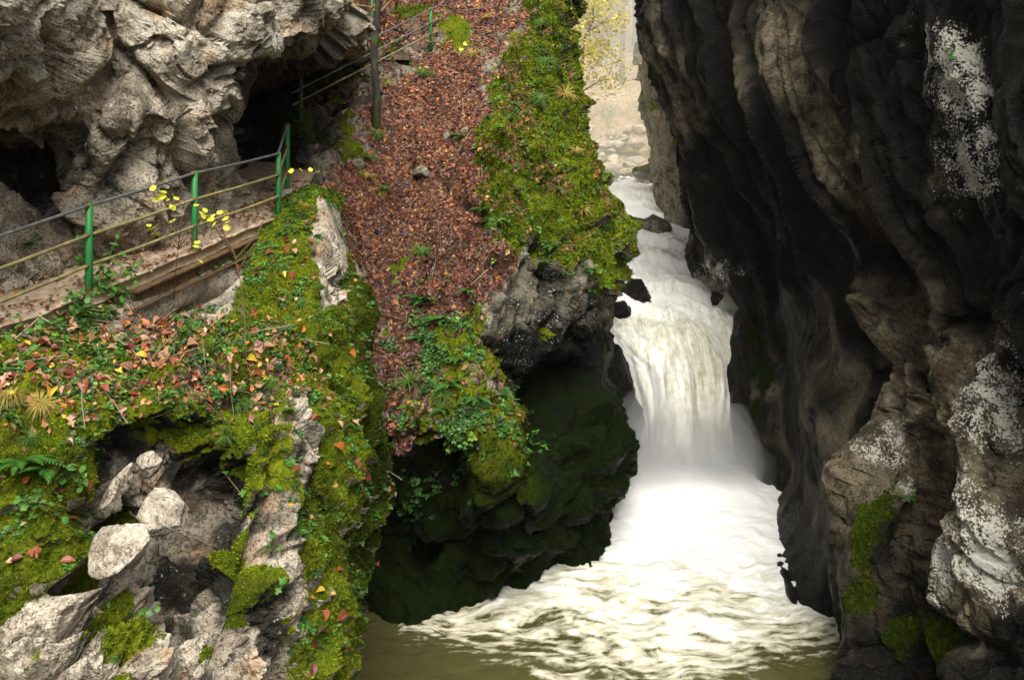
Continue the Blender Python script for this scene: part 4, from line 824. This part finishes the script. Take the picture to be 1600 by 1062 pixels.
link('leaf_litter', instance(LEAF_V, LEAF_F, p + n * .02, frames(n, rg, .4), rg.uniform(.05, .11, len(p)), palette(rg, len(p), BROWNS, [20, 8, 25, 18, 10, 4, 6], .3), 'leaf_litter', M_LEAF), label='brown fallen leaves scattered over the near bank', cat='leaf litter', kind='stuff')
# on the path
np_ = 3600; uu = rg.random(np_); vv = rg.integers(20, 140, np_); vv2 = np.clip(rg.beta(1.2, 1.2, np_), 0, 1)
pp = (O[vv] * (1 - vv2[:, None]) + I[vv] * vv2[:, None]); cl = fbm(pp * 1.6, 3, 151); keep = cl > -.10; pp = pp[keep] + rg.normal(0, .08, (keep.sum(), 3)) * np.array([1, 1, 0]); pp[:, 2] += .03 + fbm(pp * 1.8, 3, 140) * 0.05
link('leaf_litter', instance(LEAF_V, LEAF_F, pp.astype(np.float32), frames(np.tile([[0, 0, 1.0]], (len(pp), 1)), rg, .25), rg.uniform(.05, .10, len(pp)), palette(rg, len(pp), BROWNS, [25, 10, 30, 12, 6, 1, 4], .25), 'leaf_litter', M_LEAF), label='rust brown leaves lying on the sandy footpath', cat='leaf litter', kind='stuff')
MOSSC = [(.034, .080, .005), (.105, .17, .008), (.22, .28, .012), (.32, .34, .02)]
def moss_cover(S, N, W, lo, hi, label, wts, gain=1.0):
    p, n, k = S.sample(N, W, rg); br = .5 + .9 * fbm(p * 1.3, 3, 152)
    col = palette(rg, N, MOSSC, wts, .25) * (1 - .75 * S.attr['shade_tint'][k])[:, None] * (0.55 + 0.9 * np.clip(br, 0, 1))[:, None] * gain
    M = frames(n, rg, .45); link('moss', instance(TUFT_V, TUFT_F, p - n * .006, M, rg.uniform(lo, hi, N), col, 'moss', M_MOSS), label=label, cat='moss', kind='stuff')
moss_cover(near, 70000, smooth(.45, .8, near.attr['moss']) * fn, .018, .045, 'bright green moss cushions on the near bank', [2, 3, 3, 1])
moss_cover(slope, 80000, (smooth(.5, .85, slope.attr['moss']) * (slope.brt + .25 * (1 - slope.darkr))) * fs, .035, .085, 'bright green moss over the sunlit buttress ridge', [2, 3, 3, 1])
moss_cover(slope, 22000, smooth(.5, .85, slope.attr['moss']) * slope.darkr * fs, .03, .07, 'green moss tinted dark for the shade on the lower rock', [6, 1, .2, .01], .4)
moss_cover(right, 14000, smooth(.45, .8, right.attr['moss']) * smooth(1300, 1330, right.px) * facing(right), .02, .05, 'green moss on the foot of the right rock wall', [3, 3, 2, .5])
GREENS = [(.035, .11, .018), (.055, .16, .020), (.09, .22, .03), (.03, .08, .02), (.14, .24, .03)]
W_ = slope.green * fs * smooth(-.05, .25, fbm(slope.V * 1.6, 3, 153)) + .05 * slope.brt * fs + .28 * fs * smooth(.02, .3, fbm(slope.V * 1.4, 3, 157)) * poly_mask(slope.px, slope.py, [(600,650),(790,600),(840,700),(760,780),(640,820),(590,760)], 40)
p, n, k = slope.sample(3000, W_, rg)
link('ground_cover', instance(ROS_V, ROS_F, p, frames(n * .5 + np.array([0, 0, .6]), rg, .25), rg.uniform(.06, .12, len(p)), palette(rg, len(p), GREENS, [3, 4, 2, 3, 1]), 'ground_cover', M_GREEN), label='small round leaved green plants carpeting the slope below the leaves', cat='ground cover', kind='stuff')
W_ = (near.soil * .9 + .25 * (1 - near.bare) * smooth(0, .4, near.N[:, 2])) * fn * smooth(-.1, .2, fbm(near.V * 2.2, 3, 154))
p, n, k = near.sample(5200, W_, rg)
link('ground_cover', instance(ROS_V, ROS_F, p, frames(n * .4 + np.array([0, 0, .8]), rg, .3), rg.uniform(.035, .085, len(p)), palette(rg, len(p), GREENS, [2, 4, 4, 2, 1]), 'ground_cover', M_GREEN), label='small leafy herbs spread over the near bank', cat='ground cover', kind='stuff')
STICK_V = [(-.5, 0, .0), (.0, .03, .03), (.5, 0, .01), (-.5, .012, .012), (.0, .045, .035), (.5, .01, .015), (-.5, 0, .022), (.0, .03, .05), (.5, 0, .02)]; STICK_F = [(0, 1, 4, 3), (1, 2, 5, 4), (3, 4, 7, 6), (4, 5, 8, 7), (6, 7, 1, 0), (7, 8, 2, 1)]
for S_, wt, nn_, lab in ((slope, slope.litter * fs, 260, 'thin dead twigs lying in the leaf litter of the slope'), (near, near.soil * fn, 90, 'thin dead twigs lying among the herbs of the near bank')):
    p, n, k = S_.sample(nn_, wt, rg); link('twig_litter', instance(STICK_V, STICK_F, p + n * .03, frames(n, rg, .2), rg.uniform(.25, .8, nn_), palette(rg, nn_, [(.05, .035, .022), (.16, .12, .08), (.25, .2, .14)], [4, 2, 1]), 'twig_litter', M_LEAF), label=lab, cat='twigs', kind='stuff')
for k, (x, y, sz, lab) in enumerate(((661, 270, .22, 'pale stone sticking out of the leaf slope, largest of its stones'), (655, 250, .12, 'small pale stone above the largest stone in the leaf slope'), (700, 215, .16, 'pale stone at the left rim of the mossy ridge'), (725, 205, .12, 'small stone beside the pale stone at the rim of the mossy ridge'), (560, 258, .18, 'grey stone below the slim tree at the cave side'), (545, 178, .2, 'dark stone under the lowest steps'), (612, 118, .2, 'grey stone under the staircase railing'), (640, 100, .16, 'mossy stone right of the grey stone under the staircase railing'))):
    p, n = on_sheet(slope, x, y); link('slope_stone', stone_mesh('slope_stone', 500 + k, (sz, sz * .9, sz * .8), M_SLOPE, 3, 1.0, .5 if k % 2 else .2, .15, .3), label=lab, cat='stone', group='stones on the leaf slope', loc=p, rot=(k, k * 2, k * .7))
print('scatter', time.time() - T0)

# ------------------------------------------------------------------ single fallen leaves, large enough to tell apart
def leaf_mesh(name, mat, lobes=0, fold=.12):
    """a leaf blade with a midrib fold; lobed outline for maple"""
    n = 10; V = [(0, -.5, 0)]; F = []; L = []; Rr = []
    for i in range(1, n):
        t = i / n; w = .36 * math.sin(math.pi * t ** .8) * (1 + (.45 * math.cos(t * lobes * 6.283) if lobes else 0)); y = -.5 + t
        V += [(-w, y + (.05 if lobes else 0), fold * w * 2), (0, y, .10 * math.sin(t * 3)), (w, y, fold * w * 2)]
    V.append((0, .5, .05)); m = len(V) - 1
    for i in range(n - 2):
        a = 1 + 3 * i; F += [(a, a + 1, a + 4, a + 3), (a + 1, a + 2, a + 5, a + 4)]
    F += [(0, 2, 1), (0, 3, 2), (m, m - 3, m - 2), (m, m - 2, m - 1)]
    me = bpy.data.meshes.new(name); me.from_pydata(V, [], F); me.materials.append(mat); me.update(); return me
LEAFM = {}
for nm, c1, c2 in (('russet', (.28, .085, .03), (.16, .045, .02)), ('pale_tan', (.42, .25, .15), (.30, .15, .08)), ('orange', (.46, .17, .03), (.30, .09, .02)), ('yellow', (.66, .47, .05), (.45, .28, .03)), ('dark_red', (.15, .025, .018), (.08, .018, .012))):
    LEAFM[nm] = [leaf_mesh('leaf_' + nm, plain_material('leaf_' + nm, c1, c2, .5, 0, 6, .35, 0, .15), lb, fd) for lb, fd in ((0, .35), (0, .9), (2, .4))]
def leaf_label(c, form, q):
    x, y = proj(np.asarray(q)); place = ('beside the sandy path' if y < 540 and x < 220 else 'below the girder' if y < 540 and x < 400 else 'on the mossy crest by the last post' if y < 540 else 'near the dry grass at the left edge' if x < 110 else 'on the ledge left of the long grass' if x < 300 and y < 690 else 'on the ledge around the long grass' if x < 400 and y < 690 else 'on the right shoulder of the bank' if y < 690 else 'on the lower mossy face')
    return ('flat oval ', 'curled oval ', 'lobed ')[form] + c.replace('_', ' ') + ' fallen leaf ' + place
W_ = (near.soil + .12 * (1 - near.bare)) * fn * smooth(.0, .4, near.N[:, 2]); p, n, k = near.sample(260, W_, rg, 0)
names = list(LEAFM); cn = rg.choice(len(names), 260, p=[.42, .30, .10, .06, .12])
for i in range(260):
    c = names[cn[i]]; M = frames(n[i:i + 1] + np.array([[0, -.25, .3]]), rg, .35)[0]; s_ = rg.uniform(.075, .15)
    lf = int(rg.integers(0, 3)); o_ = link('fallen_leaf', LEAFM[c][lf], label=leaf_label(c, lf, p[i]), cat='leaf', group=c.replace('_', ' ') + ' leaves on the near bank')
    o_.matrix_world = Matrix.LocRotScale(Vector((p[i] + n[i] * .035).tolist()), Matrix(M.tolist()).to_quaternion(), Vector((s_, s_ * 1.15, s_)))

# ------------------------------------------------------------------ plants
M_FERN = plain_material('fern_green', (.06, .17, .02), (.035, .11, .015), .55, 0, 8, .3, 0, .25); M_GRASS = plain_material('grass_green', (.085, .17, .02), (.05, .11, .015), .55, 0, 5, .3, 0, .25); M_DRY = plain_material('dry_grass', (.38, .27, .06), (.22, .20, .04), .6, 0, 5, .3, 0, .2)
M_HERB = plain_material('herb_leaf', (.09, .22, .035), (.06, .16, .025), .5, 0, 9, .35, 0, .3); M_YLEAF = plain_material('yellow_leaf', (.72, .62, .06), (.50, .55, .07), .5, 0, 4, .35, 0, .35); M_STEM = plain_material('brown_stem', (.10, .065, .03), (.05, .032, .018), .8, 0, 8, .3)
M_GSTEM = plain_material('green_stem', (.10, .16, .03), (.08, .09, .03), .7, 0, 8, .3)
def frond_mesh():
    V = []; F = []; n = 15
    def mid(t): return (0, t, .42 * t - .55 * t * t)
    for i in range(n):
        t = (i + .5) / n; w = .26 * math.sin(math.pi * min(1, t * .8 + .22)) * (1 - .35 * t); x0, y0, z0 = mid(t); _, y1, z1 = mid(min(1, t + .055))
        for sg in (-1, 1):
            b = len(V); V += [(0, y0, z0), (sg * w * .5, y0 + .02, z0 - .01), (sg * w, y0 + .06, z0 - .05), (sg * w * .5, y1 + .02, z1 - .01), (0, y1, z1)]; F += [(b, b + 1, b + 3, b + 4), (b + 1, b + 2, b + 3)]
    me = bpy.data.meshes.new('frond'); me.from_pydata(V, [], F); me.materials.append(M_FERN); me.update(); return me
FROND = frond_mesh()
def near_what(x, y):
    """where on the far slope a plant grows, by things one can find"""
    if x < 625: return ('right at the foot of the slim tree' if 200 < y < 225 else 'left of the leaf chute below the slim tree' if y > 225 and x < 590 else 'on the leaves just below the slim tree' if y > 225 else 'beside the staircase above the slim tree')
    if x < 755: return ('at the top of the leaf slope near the staircase railing' if y < 110 else 'on the open leaf slope under the staircase railing' if y < 180 else 'where leaves meet the mossy ridge' if y < 300 else 'in the middle of the leaf slope' if y < 440 else
        'at the upper edge of the small green plants' if y < 480 else 'left among the small green plants' if x < 675 else 'at the lower end of the small green plants' if y > 615 else 'in the upper middle of the small green plants' if y < 530 else 'in the middle of the small green plants' if y < 580 else 'in the lower middle of the small green plants')
    return ('high on the bright mossy ridge near the top edge' if y < 65 else 'on the mossy ridge by the curved sapling' if y < 170 and x < 845 else 'on the mossy ridge facing the hazy gap' if x > 865 and y < 260 else 'in the middle of the mossy ridge' if y < 260 else 'at the left foot of the mossy ridge' if x < 790 else 'on the lower mossy ridge above the grey rock face' if y < 395 else 'on the overhanging nose of the buttress')
def fern(S, x, y, size, nf, label, group=None):
    p, n = on_sheet(S, x, y); f = empty('fern', p, label, 'fern', group)
    for k in range(nf):
        o_ = link('frond', FROND, f); out = n.copy(); out.z = 0; a0 = math.atan2(out.y, out.x) - math.pi / 2; s_ = size * random.uniform(.7, 1.1)
        o_.rotation_euler = (random.uniform(-.1, .4), random.uniform(-.2, .2), a0 + (k - (nf - 1) / 2) * 2.6 / nf + random.uniform(-.2, .2)); o_.scale = (s_, s_, s_)
for x, y, sz, nf, lab in ((35, 720, .42, 8, 'large fern at the left edge below the dry grass'), (75, 735, .32, 6, 'fern right of the large fern at the left edge'), (445, 640, .22, 6, 'fern on the right shoulder of the near bank'), (495, 370, .20, 6, 'small fern on the mossy crest by the last railing post'),
                          (180, 415, .30, 6, 'fern against the cliff behind the first railing post'), (40, 385, .28, 5, 'fern at the foot of the cliff by the left edge')):
    fern(near if y > 430 or x > 400 else left, x, y, sz, nf, lab)
for x, y, sz, nf in ((665, 470, .5, 8), (690, 500, .42, 7), (660, 530, .4, 7), (715, 560, .4, 7), (700, 600, .38, 6), (735, 455, .35, 6), (690, 640, .34, 6), (745, 620, .36, 6), (720, 215, .4, 7), (805, 300, .36, 6), (760, 330, .36, 6), (845, 410, .4, 7), (925, 420, .34, 7), (860, 385, .34, 6)):
    fern(slope, x, y, sz, nf, 'green fern ' + near_what(x, y), 'ferns on the far slope')
def grass(S, x, y, ln, nb, mat, label, group=None, droop=.35, width=.006, spread=.55):
    p, n = on_sheet(S, x, y); v, f = strands(nb, ln, width, droop, rg, spread); q = Vector((0, 0, 1)).rotation_difference((n * .6 + Vector((0, 0, .6))).normalized())
    return link('grass_tuft', mesh_np('grass_tuft', v, f, mat, True), label=label, cat='grass', group=group, loc=p, rot=q.to_euler())
for x, y, ln, nb, mt, lab, dr in ((18, 632, .55, 260, M_DRY, 'tall dry yellow grass tuft at the left edge', 1.15), (62, 636, .50, 220, M_DRY, 'dry yellow grass tuft right of the tallest one', 1.15), (40, 690, .34, 120, M_GRASS, 'green grass hanging under the dry tufts at the left edge', 1.2), (230, 600, .3, 120, M_GRASS, 'fine grass tuft on the ledge left of the long green one', 1.0), (375, 640, .4, 160, M_GRASS, 'fine drooping grass on the ledge right of the long green tuft', 1.15), (420, 600, .34, 120, M_GRASS, 'fine grass on the right shoulder beside the bare sapling', 1.0), (500, 450, .3, 120, M_GRASS, 'hanging grass on the mossy edge below the crest', 1.2), (470, 480, .3, 100, M_GRASS, 'hanging grass left of the mossy edge', 1.2), (515, 620, .34, 140, M_DRY, 'olive hanging grass on the right edge of the bank', 1.3), (440, 420, .26, 100, M_GRASS, 'short grass on the mossy crest below the last post', .9), (190, 560, .3, 100, M_GRASS, 'short grass below the leafy weed', .9), (325, 555, .45, 80, M_GRASS, 'long green grass tuft in the middle of the near bank', .5), (290, 640, .32, 80, M_GRASS, 'green grass tuft on the ledge over the hollow', .6),
                              (350, 680, .34, 90, M_GRASS, 'drooping green grass tuft at the right end of the ledge', .75), (455, 560, .3, 50, M_GRASS, 'thin grass tuft on the right shoulder of the bank', .5), (480, 330, .28, 60, M_DRY, 'dry grass tuft on the crest beside the last railing post', .6), (400, 330, .25, 40, M_DRY, 'dry grass tuft by the far end of the girder', .4), (260, 545, .3, 50, M_GRASS, 'small grass tuft left of the long green one', .5)):
    grass(near, x, y, ln, nb, mt, lab, None, min(dr, .95), .0040, .42 if mt is M_GRASS else .30)
for x, y in ((588, 215), (600, 130), (660, 120), (570, 280), (600, 300), (780, 350), (770, 345), (800, 190), (850, 100), (870, 60), (760, 30), (740, 90), (880, 150), (900, 240), (690, 620), (660, 400), (850, 40), (840, 160), (790, 240), (870, 300), (575, 250), (640, 600), (910, 330), (820, 80)):
    dry = random.random() < .3
    grass(slope, x, y, random.uniform(.35, .6), 70, M_DRY if dry else M_GRASS, ('dry arching' if dry else 'green arching') + ' grass tuft ' + near_what(x, y), 'grass tufts on the far slope', .8, .010, .7)
HLEAF = leaf_mesh('leaf', M_HERB); YLEAF = leaf_mesh('leaf', M_YLEAF, 0, .1); GLEAF = leaf_mesh('leaf', M_HERB, 2, .1)
def shoot(name, label, cat, stems, leaves, lm, lsize, stem_mat, rad=.006, aspect=1.0):
    """stems: polylines; leaves: points; every leaf is its own part"""
    o0 = Vector(stems[0][0]); r = empty(name, o0, label, cat)
    for sidx, s_ in enumerate(stems):
        m = MB(); L = len(s_); m.tube([Vector(q) - o0 for q in s_], [rad * (1 - .75 * i / max(1, L - 1)) for i in range(L)], 6); link('stem', m.mesh('stem', stem_mat), r)
    if leaves:
        m = MB(); sp_ = [Vector(a).lerp(Vector(b), t) for s_ in stems for a, b in zip(s_[:-1], s_[1:]) for t in (.2, .5, .8, 1.0)]
        for q in leaves:
            q = Vector(q); a = min(sp_, key=lambda z: (z - q).length); m.tube([a - o0, a.lerp(q, .5) + Vector((0, 0, .02)) - o0, q - o0], [rad * .35, rad * .3, rad * .2], 4, False)
        link('twig', m.mesh('twig', stem_mat), r, kind='stuff')
    for q in leaves:
        o_ = link('leaf', lm, r); s_ = lsize * random.uniform(.7, 1.2); o_.location = Vector(q) - o0; o_.scale = (s_ * aspect, s_, s_); o_.rotation_euler = (random.uniform(.2, 1.0), random.uniform(-.5, .5), random.uniform(0, 6.28))
    return r
def scatter_px(n, x, y, rx, ry, d, dd=.3): return [at(x + random.gauss(0, 1) * rx * .6, y + random.gauss(0, 1) * ry * .6, d + random.uniform(-dd, dd)) for _ in range(n)]
base, _ = on_sheet(near, 270, 470)
tips = [(250, 300, 12.6), (290, 310, 12.7), (330, 335, 12.8), (300, 355, 12.7), (240, 360, 12.5), (365, 350, 13)]
shoot('sapling', 'young sapling with yellow leaves in front of the middle railing post', 'sapling', [[base, at(275, 420, 12.5), at(280, 370, 12.6), at(*tips[0])]] + [[at(278, 390, 12.55), at((278 + t[0]) / 2, (380 + t[1]) / 2 - 4, 12.6), at(*t)] for t in tips[1:]],
      scatter_px(14, 262, 306, 28, 14, 12.6) + scatter_px(14, 318, 338, 34, 14, 12.7) + scatter_px(6, 243, 360, 14, 8, 12.5) + scatter_px(4, 355, 345, 25, 12, 12.9) + scatter_px(3, 300, 390, 30, 12, 12.5), YLEAF, .10, M_STEM, .007, 1.25)
base, _ = on_sheet(near, 455, 330)
shoot('twig', 'thin twig with a row of yellow leaves beyond the last railing post', 'twig', [[base, at(440, 285, 15.8), at(470, 267, 15.9), at(502, 270, 15.9)]], [at(455, 267, 15.9), at(470, 266, 15.9), at(485, 265, 15.9), at(497, 269, 15.9), at(398, 269, 15.6)][:4], YLEAF, .13, M_STEM, .005, 1.1)
for x, y, hgt, lab in ((150, 470, .85, 'tall leafy weed in front of the first railing post'), (185, 480, .6, 'leafy weed right of the first railing post'), (120, 500, .45, 'leafy herb left of the first railing post')):
    b_, n_ = on_sheet(near, x, y); stems = []; lv = []
    for k in range(5):
        tp_ = b_ + Vector((random.uniform(-.28, .28), random.uniform(-.2, .1), hgt * random.uniform(.7, 1.05))); stems.append([b_, b_.lerp(tp_, .5) + Vector((0, 0, .06)), tp_])
        lv += [b_.lerp(tp_, random.uniform(.25, 1)) + Vector((random.gauss(0, .06), random.gauss(0, .05), random.gauss(0, .03))) for _ in range(13)]
    shoot('weed', lab, 'weed', stems, lv, HLEAF, .11, M_GSTEM, .006, .8)
b_, _ = on_sheet(near, 380, 575); shoot('dead_sapling', 'leafless dark sapling rising past the girder end', 'sapling', [[b_, at(384, 520, 12.2), at(378, 450, 12.6), at(366, 395, 12.8)], [at(367, 400, 12.8), at(345, 370, 12.8), at(330, 345, 12.8)], [at(366, 395, 12.8), at(352, 372, 12.9), at(345, 350, 13)], [at(368, 405, 12.8), at(400, 370, 13), at(412, 345, 13)], [at(372, 425, 12.7), at(398, 380, 12.9), at(430, 375, 12.9)]], [], HLEAF, .1, M_STEM, .016)
pts = [on_sheet(near, x, y)[0] + Vector((0, -.05, .03)) for x, y in ((345, 715), (358, 745), (378, 775), (400, 805), (425, 835), (434, 865), (442, 905))]
shoot('trailing_stem', 'trailing stem with yellow green leaves down the right of the hollow', 'vine', [pts], [q + Vector((random.gauss(0, .06), -.04, random.gauss(0, .05))) for q in pts for _ in range(4)], GLEAF, .10, M_STEM, .010)
for x, y, nl, sz, lab in ((110, 745, 26, .10, 'glossy heart leaved plant beside the ferns at the left'), (60, 800, 14, .08, 'small herb on the mossy left face below the ferns'), (130, 800, 14, .08, 'small herb with yellow leaves left of the large pale boulder'), (205, 965, 22, .08, 'leafy herb on the mossy mound at the bottom left'), (165, 1040, 12, .07, 'small herb at the bottom edge below the mossy mound'), (415, 770, 12, .09, 'light green sprig on the face right of the hollow'), (70, 530, 24, .11, 'broad leaved herb beside the sandy path at the left'), (25, 560, 20, .1, 'leafy herb at the left edge under the sandy path')):
    b_, n_ = on_sheet(near, x, y); lv = [b_ + Vector((random.gauss(0, .14), random.gauss(-.05, .05), random.gauss(.02, .10))) for _ in range(nl)]
    shoot('herb', lab, 'herb', [[b_, b_ + Vector((.05, -.08, .12))], [b_, b_ + Vector((-.08, -.05, .10))]], lv, HLEAF, sz, M_GSTEM, .005, 1.1)
b_, _ = on_sheet(slope, 797, 148); d_ = b_.y
shoot('curved_sapling', 'thin curved sapling with a yellow tip on the leaf slope', 'sapling', [[b_, at(796, 120, d_ - .1), at(788, 100, d_ - .1), at(775, 82, d_ - .2), at(750, 72, d_ - .3)]], [at(random.uniform(718, 760), random.uniform(66, 78), d_ - .3) for _ in range(12)], YLEAF, .14, M_STEM, .025)
for x, y, lab in ((1422, 775, 'small green plant growing on the right wall'), (1478, 82, 'tiny green fern on the lichen patch of the right wall')):
    b_, n_ = on_sheet(right, x, y); shoot('wall_plant', lab, 'plant', [[b_, b_ + Vector((-.05, -.06, .05))]], [b_ + Vector((random.gauss(0, .07), -.08, random.gauss(0, .07))) for _ in range(12)], HLEAF, .09, M_GSTEM, .004)

# ------------------------------------------------------------------ spray and haze
def volume_material(name, dens, col=(1, 1, 1), aniso=.2):
    m = bpy.data.materials.new(name); m.use_nodes = True; nt = m.node_tree; nt.nodes.clear(); o = nt.nodes.new('ShaderNodeOutputMaterial'); v = nt.nodes.new('ShaderNodeVolumePrincipled')
    v.inputs['Color'].default_value = (*col, 1); v.inputs['Density'].default_value = dens; v.inputs['Anisotropy'].default_value = aniso; nt.links.new(v.outputs[0], o.inputs['Volume']); return m
sp = link('spray', None, label='white spray hanging at the foot of the waterfall', cat='spray', kind='stuff', loc=at(1070, 770, 24))
for k, (dx, dy, dz, rx, ry, rz, de) in enumerate([(0, .2, .3, 2.5, 1.6, 1.5, .2), (.1, .3, .5, 2.0, 1.3, 1.9, .2), (-.1, .1, .2, 1.6, 1.2, 1.0, .5), (-1.0, .2, .9, 1.1, 1.2, 1.6, .25), (1.0, .2, .7, 1.0, 1.2, 1.6, .25)]):
    v, f = ICO[3]; w = v * (1 + .30 * fbm(v * 1.2 + k * 7, 3, 160 + k)[:, None]) * np.array([rx, ry, rz], np.float32)
    link('puff', mesh_np('puff', w, f, volume_material('spray_%d' % k, de)), sp, loc=(dx, dy, dz))
HZ = MB(); HZ.box((-75, -6, -3), (175, 0, 0), (0, 190, 0), (0, 0, 85))
link('haze', HZ.mesh('haze', volume_material('haze', 0.00012, (1, .98, .93), .0), False), label='pale haze filling the valley', kind='stuff')
v, f = ICO[4]; w = v * (1 + .12 * fbm(v * 2.0 + 3, 3, 170)[:, None]) * np.array([62, 55, 48], np.float32)
link('mist_bank', mesh_np('mist_bank', w, f, volume_material('mist_bank', 0.014, (1, .98, .90), -.3)), label='pale mist lying in the valley beyond the gorge', cat='mist', kind='stuff', loc=(12, 106, 22))
print('done', time.time() - T0)
